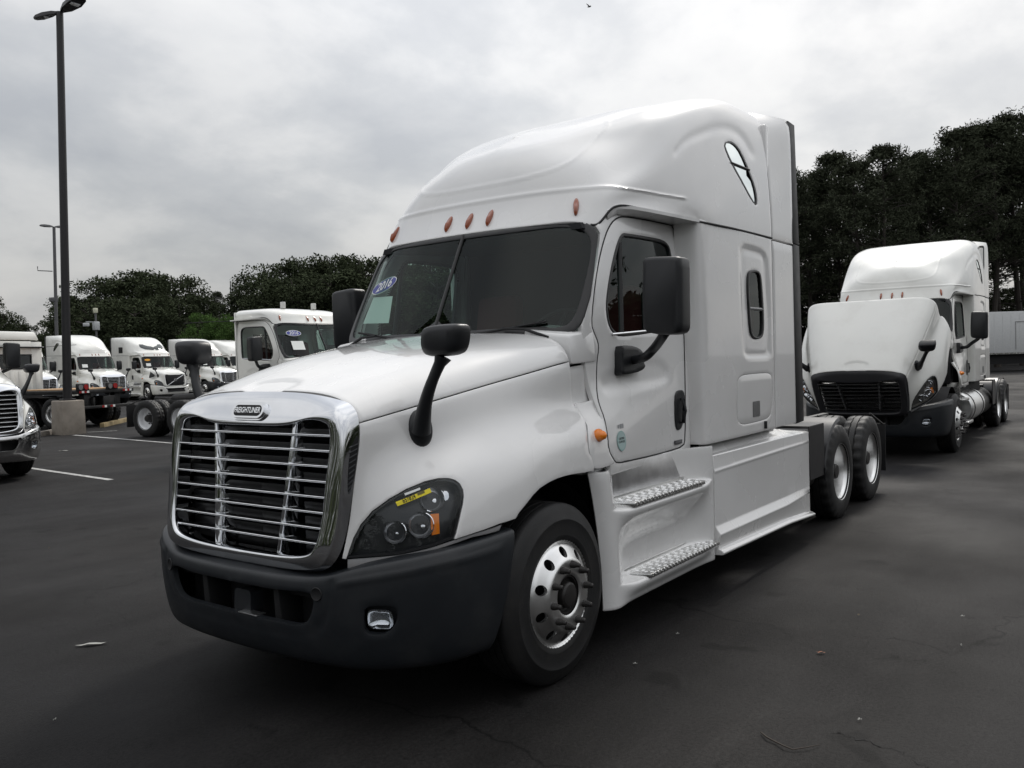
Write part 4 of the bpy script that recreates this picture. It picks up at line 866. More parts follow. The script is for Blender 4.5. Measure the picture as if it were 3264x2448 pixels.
    def tread(name, x0, x1, z, y0, y1, nx):
        b = MB(); b.hexa([(x0+.10,y1,z-.03),(x1,y1,z-.03),(x1-.02,y0,z-.02),(x0,y0,z-.02),(x0+.10,y1,z),(x1,y1,z),(x1-.02,y0,z+.005),(x0,y0,z+.005)], .006)
        o = b.build(name, ALUT, T)
        k = MB(); nr = 5
        for j in range(nr):
            y = y0+(y1-y0)*(j+.5)/nr
            for i in range(nx):
                x = x0+.04+(x1-x0-.06)*(i+.5*(j % 2))/nx
                if x < x0+.10*(j/nr)+.015 or x > x1-.02: continue
                s_ = 1 if (i+j) % 2 else -1; an = s_*.6; c_, n_ = cos(an)*.016, sin(an)*.016; w = .005
                k.add([(x-c_,y-n_,z+.003),(x+n_/3.2,y-w,z+.003),(x+c_,y+n_,z+.003),(x-n_/3.2,y+w,z+.003),(x-c_*.5,y-n_*.5,z+.009),(x+c_*.5,y+n_*.5,z+.009)],
                      [[0,1,4],[1,2,5],[1,5,4],[2,3,5],[3,0,4],[3,4,5]])
        for i in range(int(nx*.95)):
            x = x0+.12+(x1-x0-.14)*i/(nx*.95); k.add([(x,y1-.004,z-.022),(x+.018,y1-.004,z-.022),(x+.018,y1-.004,z+.006),(x,y1-.004,z+.006),(x+.009,y1-.012,z-.006)], [[0,1,4],[1,2,4],[2,3,4],[3,0,4]])
        t_ = k.build('tread_studs', ALUT, o); t_['kind'] = 'stuff'
        MB().box(x0+.01, x1-.03, y0-.012, y0+.01, z+.0, z+.03, .004).build('tread_lip', ALU, o)
        return o
    up = tread('step_tread', 2.06, 3.22, .895, -1.10, -1.255, 22); mirror(up)
    lo = tread('step_tread', 2.22, 3.42, .415, -1.115, -1.27, 24); mirror(lo)
    b = MB(); b.hexa([(1.93,-1.115,.925),(1.93,-1.09,.925),(3.10,-1.09,.925),(3.10,-1.115,.925),(1.86,-1.105,1.115),(1.86,-1.08,1.115),(2.98,-1.08,1.115),(2.98,-1.105,1.115)], .002)
    q = b.build('step_back_plate', ALUB, T); mirror(q)
    # sill between door and step fairing
    b = MB(); b.hexa([(1.85,-1.06,1.09),(1.85,-.95,1.09),(3.40,-.95,1.02),(3.40,-1.03,1.02),(1.85,-1.10,1.17),(1.85,-.95,1.17),(3.36,-.95,1.15),(3.36,-1.08,1.15)], .012)
    q = b.build('cab_sill', PAINT, T); mirror(q)
    # skirt: rows z,y at three stations
    st = [(3.462, [(1.118,-1.10),(1.055,-1.175),(1.045,-1.215),(.945,-1.220),(.925,-1.229),(.905,-1.222),(.60,-1.222),(.515,-1.222),(.49,-1.235),(.452,-1.262),(.43,-1.254),(.345,-1.238),(.335,-1.268),(.318,-1.285),(.300,-1.275),(.295,-1.20)]),
          (4.98, [(1.122,-1.10),(1.055,-1.175),(1.040,-1.215),(.955,-1.220),(.935,-1.229),(.915,-1.222),(.60,-1.222),(.505,-1.222),(.485,-1.235),(.442,-1.262),(.42,-1.254),(.315,-1.238),(.305,-1.268),(.288,-1.285),(.270,-1.275),(.262,-1.20)]),
          (5.50, [(1.06,-1.10),(1.045,-1.19),(1.035,-1.218),(.955,-1.226),(.937,-1.232),(.92,-1.228),(.60,-1.222),(.512,-1.222),(.49,-1.229),(.455,-1.245),(.43,-1.24),(.285,-1.232),(.275,-1.262),(.258,-1.28),(.24,-1.27),(.23,-1.20)]),
          (5.728, [(1.04,-1.10),(1.038,-1.19),(1.030,-1.216),(.955,-1.222),(.937,-1.223),(.92,-1.222),(.60,-1.218),(.512,-1.218),(.49,-1.219),(.455,-1.220),(.43,-1.220),(.270,-1.220),(.258,-1.255),(.242,-1.275),(.224,-1.265),(.215,-1.20)])]
    b = MB(); V = []; m_ = len(st[0][1]); xs_ = [3.462, 3.9, 4.4, 4.9, 5.03, 5.25, 5.50, 5.728]
    for x in xs_:
        row = []
        for r_ in range(m_):
            zz = np.interp(x, [q[0] for q in st], [q[1][r_][0] for q in st]); yy = np.interp(x, [q[0] for q in st], [q[1][r_][1] for q in st]); row.append((x, yy, zz))
        V += row
    b.add(V, [[i*m_+j, (i+1)*m_+j, (i+1)*m_+j+1, i*m_+j+1] for i in range(len(xs_)-1) for j in range(m_-1)])
    for xx, pr in ((3.462, st[0][1]), (5.728, st[3][1])): b.add([(xx, q[0], q[1]) for q in [(y, z) for z, y in pr]]+[(xx, -1.10, .30)], [list(range(m_+1))])
    b.add([(5.728, -1.218, .25), (5.728, -1.218, 1.03), (5.728, -1.19, 1.03), (5.728, -1.19, .25)], [[0, 1, 2, 3]])
    sk = b.build('side_skirt', PAINT, T, 24); md = sk.modifiers.new('bevel', 'BEVEL'); md.width = .006; md.segments = 2; md.limit_method = 'ANGLE'; md.angle_limit = R(14)
    q = sk.copy(); q.data = sk.data.copy(); C.objects.link(q)
    for p in q.data.vertices: p.co.y *= -1
    q.data.flip_normals()
    # ---- chassis
    for s in (-1, 1): MB().box(.5, 9.0, s*.43-.04, s*.43+.04, .72, .98, .005).build('frame_rail', DARKM, T)
    b = MB()
    for x in (5.9, 6.5, 7.2, 8.0, 8.85): b.box(x-.05, x+.05, -.42, .42, .76, .94)
    b.build('cross_member', DARKM, T)
    MB().hexa([(6.9,-.45,.99),(6.9,.45,.99),(8.1,.45,.99),(8.1,-.45,.99),(7.0,-.42,1.16),(7.0,.42,1.16),(8.0,.42,1.12),(8.0,-.42,1.12)], .03).build('fifth_wheel', DARKM, T)
    MB().box(5.75, 6.5, -.95, .95, .93, .96).build('deck_plate', DARKM, T)
    for s in (-1, 1): MB().tube([(x, s*.85, .62) for x in (5.0, 6.2)], .30, 24).build('fuel_tank', DARKM, T)
    MB().box(2.0, 5.5, -1.0, 1.0, .55, 1.08).build('underbody', BLACK, T)
    MB().box(.9, 1.95, -.80, .80, .7, 1.5).build('engine_bay', BLACK, T)
    b = MB(); b.tube([(1.384, -1.0, .5), (1.384, 1.0, .5)], .07, 12).tube([(6.897, -.9, .5), (6.897, .9, .5)], .09, 12).tube([(8.213, -.9, .5), (8.213, .9, .5)], .09, 12); b.build('axle', DARKM, T)
    for s in (-1, 1):
        w = add_wheel('steer', (1.384, s*1.045, .5), T, flip=s > 0)
        add_wheel('drive', (6.897, s*.93, .5), T, flip=s > 0); add_wheel('drive', (8.213, s*.93, .5), T, flip=s > 0)
    # inner wheel-arch liner
    b = MB(); n = 20; V = []
    for i in range(n+1):
        t = pi*i/n
        for y in (-1.10, -.70): V.append((1.384+.60*cos(t), y, .52+.60*sin(t)))
    V2 = []
    b.add(V, [[2*i, 2*i+1, 2*i+3, 2*i+2] for i in range(n)]); b.add([(.80,-.78,.4),(1.98,-.78,.4),(1.98,-.78,1.12),(.80,-.78,1.12)], [[0,1,2,3]]); q = b.build('wheel_arch_liner', BLACK, T); mirror(q)
    # quarter fender in front of the drive axle, hangers and mud flap behind
    b = MB(); V = []; n = 10
    for i in range(n+1):
        t = R(95+85*i/n); xx = 6.86+.60*cos(t); zz = .50+.59*sin(t)
        V += [(xx, -1.215, zz-.03), (xx, -1.20, zz), (xx, -.60, zz)]
    V += [(6.255, -1.215, .62), (6.255, -1.20, .62), (6.255, -.60, .62)]
    b.add(V, [[3*i+j, 3*i+j+1, 3*i+4+j, 3*i+3+j] for i in range(n+1) for j in (0, 1)]); b.box(5.80, 6.27, -1.20, -.60, 1.05, 1.075); b.box(5.80, 6.27, -1.205, -1.19, .55, 1.07)
    q = b.build('quarter_fender', mat('fender_plastic', (.014, .014, .016), .35, noise=.2), T, 30); mirror(q)
    b = MB(); b.tube([(8.45,-1.12,1.02),(8.95,-1.14,.86)], .012, 8).tube([(8.42,-.5,.98),(8.95,-.5,.86)], .012, 8); q = b.build('flap_hanger', DARKM, T); mirror(q)
    q = MB().box(8.945, 8.96, -1.18, -.56, .26, .86).build('mud_flap', RUB, T); mirror(q)
    # ---- inside the cab
    for s in (-1, 1): MB().box(4.0, 4.84, s*.93-.01, s*.93+.01, 1.5, 2.78).build('bunk_blackout', BLACK, T)  # black panels added behind the sleeper windows to darken them
    MB().box(2.0, 3.4, -1.0, 1.0, 1.10, 1.16).build('cab_floor', DASH, T)
    MB().hexa([(1.90,-.97,1.2),(1.90,.97,1.2),(2.32,.97,1.2),(2.32,-.97,1.2),(1.86,-.97,1.93),(1.86,.97,1.93),(2.36,.93,1.90),(2.36,-.93,1.90)], .05).build('dashboard', DASH, T)
    MB().box(3.5, 3.54, -1.10, 1.10, 1.16, 3.3).build('sleeper_curtain', HEADL, T)
    for s in (-1, 1): MB().box(2.12, 3.28, s*1.0-.015, s*1.0+.015, 1.15, 1.93, .01).build('door_lining', DASH, T)
    MB().hexa([(2.20,-.90,2.64),(2.20,.90,2.64),(3.5,1.0,2.74),(3.5,-1.0,2.74),(2.20,-.88,2.68),(2.20,.88,2.68),(3.5,1.0,2.78),(3.5,-1.0,2.78)]).build('headliner', HEADL, T)
    MB().box(4.76, 4.80, -1.14, 1.14, 1.16, 3.6).build('sleeper_rear_lining', HEADL, T)
    for s in (-1, 1):
        b = MB(); b.hexa([(2.72,s*.55-.26,1.48),(2.72,s*.55+.26,1.48),(3.20,s*.55+.26,1.46),(3.20,s*.55-.26,1.46),(2.70,s*.55-.25,1.64),(2.70,s*.55+.25,1.64),(3.20,s*.55+.25,1.60),(3.20,s*.55-.25,1.60)], .04)
        b.hexa([(3.08,s*.55-.25,1.6),(3.08,s*.55+.25,1.6),(3.24,s*.55+.25,1.6),(3.24,s*.55-.25,1.6),(3.16,s*.55-.20,2.34),(3.16,s*.55+.20,2.34),(3.30,s*.55+.20,2.34),(3.30,s*.55-.20,2.34)], .05)
        b.build('seat', REDF, T)
    b = MB(); V = [(.235*cos(t), .235*sin(t), 0) for t in np.linspace(0, 2*pi, 33)[:-1]]; Ms = Matrix.Translation((2.42, -.52, 1.97)) @ Matrix.Rotation(R(-48), 4, 'Y')
    V = [Ms @ Vector(p) for p in V]; V.append(V[0]); b.tube(V, .016, 8, cap=False); b.tube([Ms @ Vector((-.22, 0, 0)), Ms @ Vector((.22, 0, 0))], .014, 6).tube([Ms @ Vector((0, -.22, 0)), Ms @ Vector((0, .22, 0))], .014, 6)
    b.build('steering_wheel', BLACK, T)
    return T
HERO = build_hero()
# ------------------------------------------------------------------ ground
def build_ground():
    n = 2; me = bpy.data.meshes.new('asphalt_lot'); s = 700
    me.from_pydata([(-s, -s, 0), (s, -s, 0), (s, s, 0), (-s, s, 0)], [], [[0, 1, 2, 3]]); o = bpy.data.objects.new('asphalt_lot', me); C.objects.link(o); o['kind'] = 'structure'
    m = bpy.data.materials.new('asphalt'); m.use_nodes = True; nt = m.node_tree; b = nt.nodes['Principled BSDF']; me.materials.append(m); N = nt.nodes.new; L = nt.links.new
    tc = N('ShaderNodeTexCoord')
    def noise(sc, det=5, rough=.5, dist=0, vec=None):
        q = N('ShaderNodeTexNoise'); q.inputs['Scale'].default_value = sc; q.inputs['Detail'].default_value = det; q.inputs['Roughness'].default_value = rough; q.inputs['Distortion'].default_value = dist
        L(vec or tc.outputs['Object'], q.inputs[0]); return q.outputs[0]
    def mr(x, a, b_, c, d, t='LINEAR'):
        q = N('ShaderNodeMapRange'); q.interpolation_type = t; L(x, q.inputs[0])
        for i, v in enumerate((a, b_, c, d)): q.inputs[i+1].default_value = v
        return q.outputs[0]
    def mul(a, b_):
        q = N('ShaderNodeMath'); q.operation = 'MULTIPLY'; L(a, q.inputs[0]); L(b_, q.inputs[1]); return q.outputs[0]
    big = mr(noise(.16, 4, .55), .3, .7, .62, 1.30); mid = mr(noise(1.1, 6, .6, .6), .3, .72, .72, 1.22); fine = mr(noise(48, 6, .8), .3, .72, .35, 1.9)
    stain = mr(noise(2.3, 3, .5, .4), .63, .70, 1.0, .42, 'SMOOTHSTEP')
    mp = N('ShaderNodeMapping'); L(tc.outputs['Object'], mp.inputs[0]); mp.inputs['Scale'].default_value = (.25, 2.2, 1); mp.inputs['Rotation'].default_value = (0, 0, R(12))
    streak = mr(noise(1.0, 5, .6, .3, mp.outputs[0]), .35, .7, .74, 1.25)
    spk = mr(noise(150, 1, .5), .72, .75, 0, 1)
    # cracks
    nv = N('ShaderNodeTexNoise'); nv.inputs['Scale'].default_value = 1.6; nv.inputs['Detail'].default_value = 5; L(tc.outputs['Object'], nv.inputs[0])
    va = N('ShaderNodeVectorMath'); va.operation = 'MULTIPLY_ADD'; L(nv.outputs['Color'], va.inputs[0]); va.inputs[1].default_value = (.9, .9, 0); L(tc.outputs['Object'], va.inputs[2])
    vo = N('ShaderNodeTexVoronoi'); vo.feature = 'DISTANCE_TO_EDGE'; vo.inputs['Scale'].default_value = .19; L(va.outputs[0], vo.inputs[0])
    crk = mr(vo.outputs['Distance'], .0, .0035, .25, 1.0)
    msk = mr(noise(.35, 2), .48, .56, 0, 1); mxk = N('ShaderNodeMix'); L(msk, mxk.inputs[0]); mxk.inputs[2].default_value = 1.0; L(crk, mxk.inputs[3]); crk = mxk.outputs[0]
    f = mul(mul(mul(mul(mul(big, mid), fine), stain), streak), crk)
    col = N('ShaderNodeMix'); col.data_type = 'RGBA'; L(mr(noise(.22, 3), .35, .65, 0, 1), col.inputs[0]); col.inputs[6].default_value = (.0110, .0107, .0116, 1); col.inputs[7].default_value = (.0148, .0138, .0133, 1)
    sc = N('ShaderNodeVectorMath'); sc.operation = 'SCALE'; L(col.outputs[2], sc.inputs[0]); L(f, sc.inputs['Scale'])
    mx = N('ShaderNodeMix'); mx.data_type = 'RGBA'; L(mr(spk, 0, 1, 0, .35), mx.inputs[0]); L(sc.outputs[0], mx.inputs[6]); mx.inputs[7].default_value = (.075, .07, .068, 1); L(mx.outputs[2], b.inputs['Base Color'])
    L(mr(noise(.5, 4), .3, .7, .62, .85), b.inputs['Roughness']); b.inputs['Specular IOR Level'].default_value = .16
    bp = N('ShaderNodeBump'); bp.inputs['Strength'].default_value = .8; bp.inputs['Distance'].default_value = .008; L(noise(55, 6, .8), bp.inputs['Height'])
    b2 = N('ShaderNodeBump'); b2.inputs['Strength'].default_value = .3; b2.inputs['Distance'].default_value = .03; L(noise(2.5, 4), b2.inputs['Height']); L(bp.outputs[0], b2.inputs['Normal']); L(b2.outputs[0], b.inputs['Normal'])
build_ground()
# ------------------------------------------------------------------ the other trucks on the lot
GRP = 'white semi trucks on the lot'
SLEEP = ('roof', 'roof_window', 'sleeper_side', 'locker_door', 'locker_latch', 'sleeper_window_frame', 'window_curtain', 'extender_panel', 'extender_rubber',
         'sleeper_back_wall', 'side_skirt', 'sleeper_curtain', 'sleeper_rear_lining', 'quarter_fender', 'bunk_blackout')
STK = ('inventory_sticker', 'paper_sticker', 'round_sticker', 'small_decal', 'year_sticker', 'paper_form', 'lettering', 'name_badge', 'badge')
HOODP = ('hood', 'fender', 'headlight', 'headlight_gasket', 'bumper_trim', 'grille_surround', 'radiator_screen', 'intake_panel', 'grille_bar', 'grille_gusset', 'grille_post', 'side_vent', 'badge', 'hood_mirror')
base = lambda o: o.name.split('.')[0]
def truck(label, x, y, deg, skip=(), swap=None):
    t = copy_tree(HERO, None, tuple(skip), swap); t.name = 'semi_truck'; t.location = (x, y, 0); t.rotation_euler = (0, 0, R(deg)); t['label'] = label; t['group'] = GRP; t['category'] = 'truck'
    return t
S0 = {'id': 0, 'white_paint': PAINT2}
def sign(t, text, y, z, m, col, w=.16):
    N = NETS['wind']; 
    x = 1.735+(z-1.98)*.51+.19*(abs(y)/1.0)**2.4
    n = Vector((-.88, .0 + (.2 if y > 0 else -.2), .46)); M = frame((x, y, z), n) @ Matrix.Translation((0, 0, .012))
    o = flat_mesh('year_sticker', disc_poly(28, w, w*.4), M, WHT if text else col, t, 0, .001)
    if text:
        flat_mesh('sticker_field', disc_poly(28, w*.93, w*.34), M, col, o, .001, .002); text_mesh('lettering', text, w*.62, M @ Matrix.Translation((0, 0, .003)), m, o, ext=.0004, shear=.2, bold=.001)
    return o
def form(t, y, z):
    x = 1.735+(z-1.98)*.51+.19*(abs(y)/1.0)**2.4; M = frame((x, y, z), (-.88, .15, .46)) @ Matrix.Translation((0, 0, .010)); return flat_mesh('paper_form', [(-.14, -.10), (.14, -.10), (.14, .10), (-.14, .10)], M, WHT, t, 0, .001)
# day cab parts
_dr = []
for c_, (xt, zt, yt) in zip(_roof[:8], ((2.45,3.0,0), (2.47,3.0,-.34), (2.5,2.99,-.6), (2.55,2.985,-.78), (2.62,2.985,-.86), (2.75,2.985,-.90), (3.0,2.985,-.93), (3.36,2.97,-.94))):
    r0, r1_, r2_ = c_[0], c_[1], c_[2]; k = 1 if c_ is not _roof[7] else 0
    w = lambda p: (min(p[0], 3.36), max(p[1], -1.06), p[2])
    _dr.append([w(r0), w(r1_), (min(r2_[0], 3.36), max(r2_[1], -1.05), 2.91), lerp(w(r2_), (xt, yt, zt), .7)[:2]+(2.975,), (xt+.12 if xt < 3.2 else 3.36, yt*.8, 3.01), (3.36-(3.36-xt)*.5, yt*.4, 3.03), (3.36-(3.36-xt)*.3, 0, 3.035)])
NETS['dayroof'] = Net(_dr, 1)
def day_parts(t):
    grid_net('day_roof', 'dayroof', 50, 30, PAINT2, t, sharp=50)
    b = MB(); x = 3.37
    for (y0, y1, z0, z1) in ((-1.05, -.62, 1.12, 2.95), (.62, 1.05, 1.12, 2.95), (-.62, .62, 1.12, 2.0), (-.62, .62, 2.5, 2.97)): b.box(x-.03, x+.02, y0, y1, z0, z1, .004)
    b.build('back_wall', PAINT2, t)
    for y in (-.85, -.5, -.17, .17, .5, .85): MB().box(x+.018, x+.035, y-.10, y+.10, 1.25, 1.92, .012).build('back_rib', PAINT2, t)
    g = MB().box(x-.01, x+.0, -.60, .60, 2.02, 2.48).build('rear_window', DGLASS, t)
    f_ = MB()
    for (y0, y1, z0, z1) in ((-.63, .63, 1.985, 2.03), (-.63, .63, 2.47, 2.515), (-.63, -.59, 2.03, 2.47), (.59, .63, 2.03, 2.47), (-.02, .02, 2.03, 2.47)): f_.box(x+.0, x+.028, y0, y1, z0, z1, .004)
    f_.build('window_frame', GASK, g)
    MB().box(2.0, 3.4, -1.02, 1.02, .60, 1.12, .02).build('cab_underside', BLACK, t)
def frame_len(t, xe, drop_drive=False, shift=0):
    for o in list(t.children):
        n = base(o)
        if n == 'frame_rail': o.scale = ((xe)/9.0, 1, 1)
        if n in ('underbody', 'fuel_tank'): o.scale = (.62, 1, 1)
        if n == 'wheel' and o.location.x > 3:
            if drop_drive: drop(o)
            else: o.location.x += shift
        if n in ('axle', 'fifth_wheel', 'mud_flap', 'flap_hanger', 'deck_plate', 'cross_member') and shift and n != 'axle': o.location.x += shift
def drop(o):
    for ch in list(o.children): drop(ch)
    bpy.data.objects.remove(o)
def kill(t, names):
    for o in list(t.children):
        if base(o) in names: drop(o)

# (1) directly behind, hood tilted open
th = truck('white sleeper tractor with its hood tilted wide open behind the foreground truck', 12.334, -.088, .36, skip=('side_skirt', 'step_fairing', 'step_tread', 'step_back_plate', 'extender_rubber', 'cowl_recess')+STK, swap={'id': 1, 'white_paint': PAINT2, 'headlamp_housing': mat('old_lamp_housing', (.30, .29, .27), .2, metal=.7), 'chrome': mat('dark_grille_plastic', (.03, .03, .033), .4)})
PV = Vector((.20, 0, .47)); RT = Matrix.Translation(PV) @ Matrix.Rotation(R(-42), 4, 'Y') @ Matrix.Translation(-PV)
for o in th.children:
    if base(o) in HOODP: o.matrix_basis = RT @ o.matrix_basis
MB().box(.75, 2.0, -.55, .55, .75, 1.85, .05).build('engine_block', BLACK, th)
MB().box(1.78, 2.0, -1.02, 1.02, 1.15, 1.95, .03).build('firewall', BLACK, th)
for s in (-1, 1):
    tk = MB(); tk.tube([(2.75, s*.93, .66), (2.78, s*.93, .66), (4.35, s*.93, .66), (4.38, s*.93, .66)], [.28, .31, .31, .28], 28); tk = tk.build('polished_tank', ALU, th, 30)
    for x in (3.0, 4.1): MB().tube([(x-.03, s*.93, .66), (x+.03, s*.93, .66)], .317, 28).build('tank_strap', BLACK, tk)
    MB().box(2.12, 2.62, s*1.16-.10, s*1.16+.10, .42, .47, .01).box(2.12, 2.62, s*1.10-.10, s*1.10+.10, .82, .87, .01).box(2.10, 2.14, s*1.0-.12, s*1.0+.12, .35, 1.12).build('step_frame', ALUT, th)
MB().box(4.9, 5.05, -1.18, 1.18, 1.15, 3.85, .03).build('extender_rubber', RUB, th)
# (2) front end cut by the left edge of the picture
ta = truck('white truck front cut off by the left edge with shiny metal bumper', 3.48, 11.25, 88.5, skip=STK+('roof_window',), swap={'id': 2, 'white_paint': PAINT2, 'dark_grey_plastic': BUMPCH, 'headlamp_housing': mat('clear_lamp_housing', (.55, .55, .55), .12, metal=.9)})
# (3)-(5) row at the back, noses this way
tc = truck('white sleeper truck partly hidden by the near lamp post, grille above the plywood deck', 22.17, 41.08, 88.3, skip=STK, swap=S0); form(tc, .72, 2.17)
tb2 = truck('white sleeper truck left of the near lamp post, mostly hidden by a day cab', 17.6, 39.3, 88.3, skip=STK, swap=S0)
for s in (-1,):
    MB().tube([(5.2, s*1.0, 1.2), (5.2, s*1.0, 3.9), (5.3, s*1.05, 4.02)], .065, 14).build('exhaust_stack', CHROME, tb2)
te = truck('white sleeper truck in the back row seen between the hood mirror and the day cab', 32.9, 45.8, 90, skip=STK, swap=S0); form(te, .72, 2.17)
tf = truck('farthest white sleeper truck, only a strip of its roof showing left of the day cab', 37.1, 48.2, 90, skip=STK, swap=S0)
# (6) the different make with the diagonal grille bar
tv = truck('white sleeper truck with a diagonal bar across its black grille and a roof skylight', 27.3, 43.4, 88.5, skip=STK+('grille_bar', 'grille_gusset', 'grille_post', 'side_vent', 'roof_window', 'roof', 'intake_panel', 'fog_lamp', 'radar_sensor'), swap={'id': 3, 'white_paint': PAINT2, 'chrome': PAINT2, 'dark_grey_plastic': PAINT2, 'black_textured_plastic': MIRR})
_vr = [[list(p) for p in r_] for r_ in _roof]
for r_ in _vr:
    for p in r_[3:]:
        k = min(1, max(0, (4.0-p[0])/1.6)); p[2] -= .13*k
NETS['vroof'] = Net(_vr, 2)
vr = grid_net('roof', 'vroof', 60, 50, PAINT2, tv, sharp=60)
panel('skylight', 'vroof', [(-.05, .50), (.26, .55), (.33, .80), (-.05, .80)], rnd=1, h=.05, m=DGLASS, off=.012, thick=.02, sym=True, e=0, parent=tv)
for s in (-1, 1):
    MB().box(4.05, 4.50, s*1.215-.012, s*1.215+.012, 2.95, 3.32, .01).build('sleeper_side_window', BLACK, tv)
g = MB().hexa([(.145,-.50,.88),(.145,.50,.88),(.40,.50,.88),(.40,-.50,.88),(.225,-.60,1.52),(.225,.60,1.52),(.44,.60,1.52),(.44,-.60,1.52)], .02).build('grille_mesh', BLACK, tv)
MB().tube([(.155, .50, .90), (.222, -.58, 1.50)], .022, 8, flat=.6).build('diagonal_bar', BARCH, tv)
MB().lathe([(0, -.02), (.085, -.02), (.095, 0), (.085, .02), (0, .02)], 20, Matrix.Translation((.175, 0, 1.20)) @ Matrix.Rotation(-pi/2, 4, 'Z')).build('emblem', CHROME, tv)
MB().box(.06, .12, -.55, .55, .50, .60, .01).build('bumper_slot', BLACK, tv)
for s in (-1, 1):
    MB().hexa([(.7,s*1.12,1.42),(.7,s*1.0,1.52),(1.1,s*1.05,1.72),(1.1,s*1.16,1.35),(.72,s*1.14,1.46),(.72,s*1.04,1.56),(1.12,s*1.07,1.76),(1.12,s*1.18,1.40)], .01).build('hood_vent', BLACK, tv)
sign(tv, '', .70, 2.47, INK, ORANGE, .17); form(tv, .72, 2.17)
# (7) day cab beside the foreground truck's hood
tg = truck('white day cab tractor with a blue 2016 oval and paper form on its windscreen', 9.53, 7.97, 92, skip=SLEEP+STK+('step_fairing', 'step_tread', 'mud_flap', 'flap_hanger', 'fifth_wheel', 'deck_plate'), swap=S0)
day_parts(tg); frame_len(tg, 4.2, True); kill(tg, ('cross_member', 'fuel_tank', 'axle'))
sign(tg, '2016', .66, 2.47, WHT, BLUE, .17); form(tg, .66, 2.22)
for s in (-1, 1): MB().box(2.56, 2.66, s*.42-.035, s*.42+.035, 3.02, 3.15, .012).build('roof_bracket', mat('pale_bracket', (.6, .6, .58), .5), tg)
# (8) second day cab seen through the windscreen, its tandem showing beside the grille
tk_ = truck('white day cab seen through the foreground windscreen, white rimmed rear wheels beside the grille', 12.7, 10.1, 99, skip=SLEEP+STK+('step_fairing', 'step_tread'), swap={'id': 5, 'white_paint': PAINT2, 'polished_aluminium': STEELW})
day_parts(tk_); frame_len(tk_, 8.7)
# (9) day cab from behind with a flat plywood deck
tb = truck('white day cab seen from behind, dark frame with plywood deck and round work lamps', 10.3, 30.96, -74, skip=SLEEP+STK+('step_fairing', 'step_tread', 'mud_flap', 'flap_hanger', 'fifth_wheel', 'deck_plate'), swap=S0)
day_parts(tb); frame_len(tb, 7.3, False, -1.9); kill(tb, ('axle',))
MB().hexa([(2.5,-.95,3.0),(2.5,.95,3.0),(3.37,1.0,3.0),(3.37,-1.0,3.0),(2.9,-.8,3.25),(2.9,.8,3.25),(3.34,.85,3.32),(3.34,-.85,3.32)], .06).build('roof_fairing', PAINT2, tb)
b = MB().box(4.2, 7.35, -1.22, 1.22, 1.12, 1.24, .01); b.box(7.25, 7.38, -1.22, 1.22, .62, .72, .01); b.build('deck_frame', DARKM, tb)
MB().box(4.3, 7.2, -.9, .9, 1.243, 1.28, .004).build('plywood_sheet', WOOD, tb)
b = MB()
for x, y, w_, h_ in ((7.0, -.6, .3, .5), (7.1, .2, .5, .4), (6.9, .75, .25, .5)): MB().box(x, x+.2, y-w_/2, y+w_/2, .62, .62+h_, .02).build('frame_hardware', DARKM, tb)
for y in (-.95, .25):
    q = MB().box(7.34, 7.40, y-.25, y+.25, 1.22, 1.46, .03).build('work_lamp', BLACK, tb)
    MB().lathe([(0, -.02), (.085, -.02), (.085, .01), (0, .01)], 18, Matrix.Translation((7.41, y-.11, 1.34)) @ Matrix.Rotation(pi/2, 4, 'Z')).build('clear_lens', REFL, q)
    MB().lathe([(0, -.02), (.085, -.02), (.085, .01), (0, .01)], 18, Matrix.Translation((7.41, y+.11, 1.34)) @ Matrix.Rotation(pi/2, 4, 'Z')).build('red_lens', RED, q)
for y in (-1.0, -.8, .8, 1.0, -.1, .25):
    z = 1.15 if abs(y) > .5 else .64
    MB().box(7.383, 7.388, y-.095, y+.005, z, z+.07).build('red_tape', RED, tb); MB().box(7.383, 7.388, y+.007, y+.10, z, z+.07).build('white_tape', WHT, tb)

# ------------------------------------------------------------------ white box trailer at the right edge
tr = empty('box_trailer', 'long white box trailer with a small side door, parked at the far right', 'trailer', (62.7, 8.5, 0), R(-53.6))
MB().box(0, 14, -1.25, 1.25, 1.28, 4.1, .02).build('trailer_body', mat('trailer_white', (.62, .63, .63), .5, noise=.06), tr)
for k in range(24): MB().box(.28+k*.58, .30+k*.58, -1.262, -1.248, 1.45, 3.95).build('side_post', MAT['trailer_white'], tr)
d_ = MB()
for a in ((5.80, 5.83, 1.5, 3.4), (6.55, 6.58, 1.5, 3.4), (5.80, 6.58, 3.38, 3.41)): d_.box(a[0], a[1], -1.285, -1.26, a[2], a[3])
d_.build('side_door', TRIMG, tr); MB().box(0, 14, -1.25, 1.25, 1.18, 1.28).build('floor_rail', ALUT, tr)
MB().box(.4, 13.6, -.9, .9, .5, 1.18).build('undercarriage', BLACK, tr)
for x in (10.6, 11.9):
    for s in (-1, 1): add_wheel('drive', (x, s*.95, .5), tr, flip=s > 0)
for s in (-1, 1): MB().box(2.8, 2.92, s*.6-.06, s*.6+.06, 0.02, 1.2).build('landing_leg', DARKM, tr)

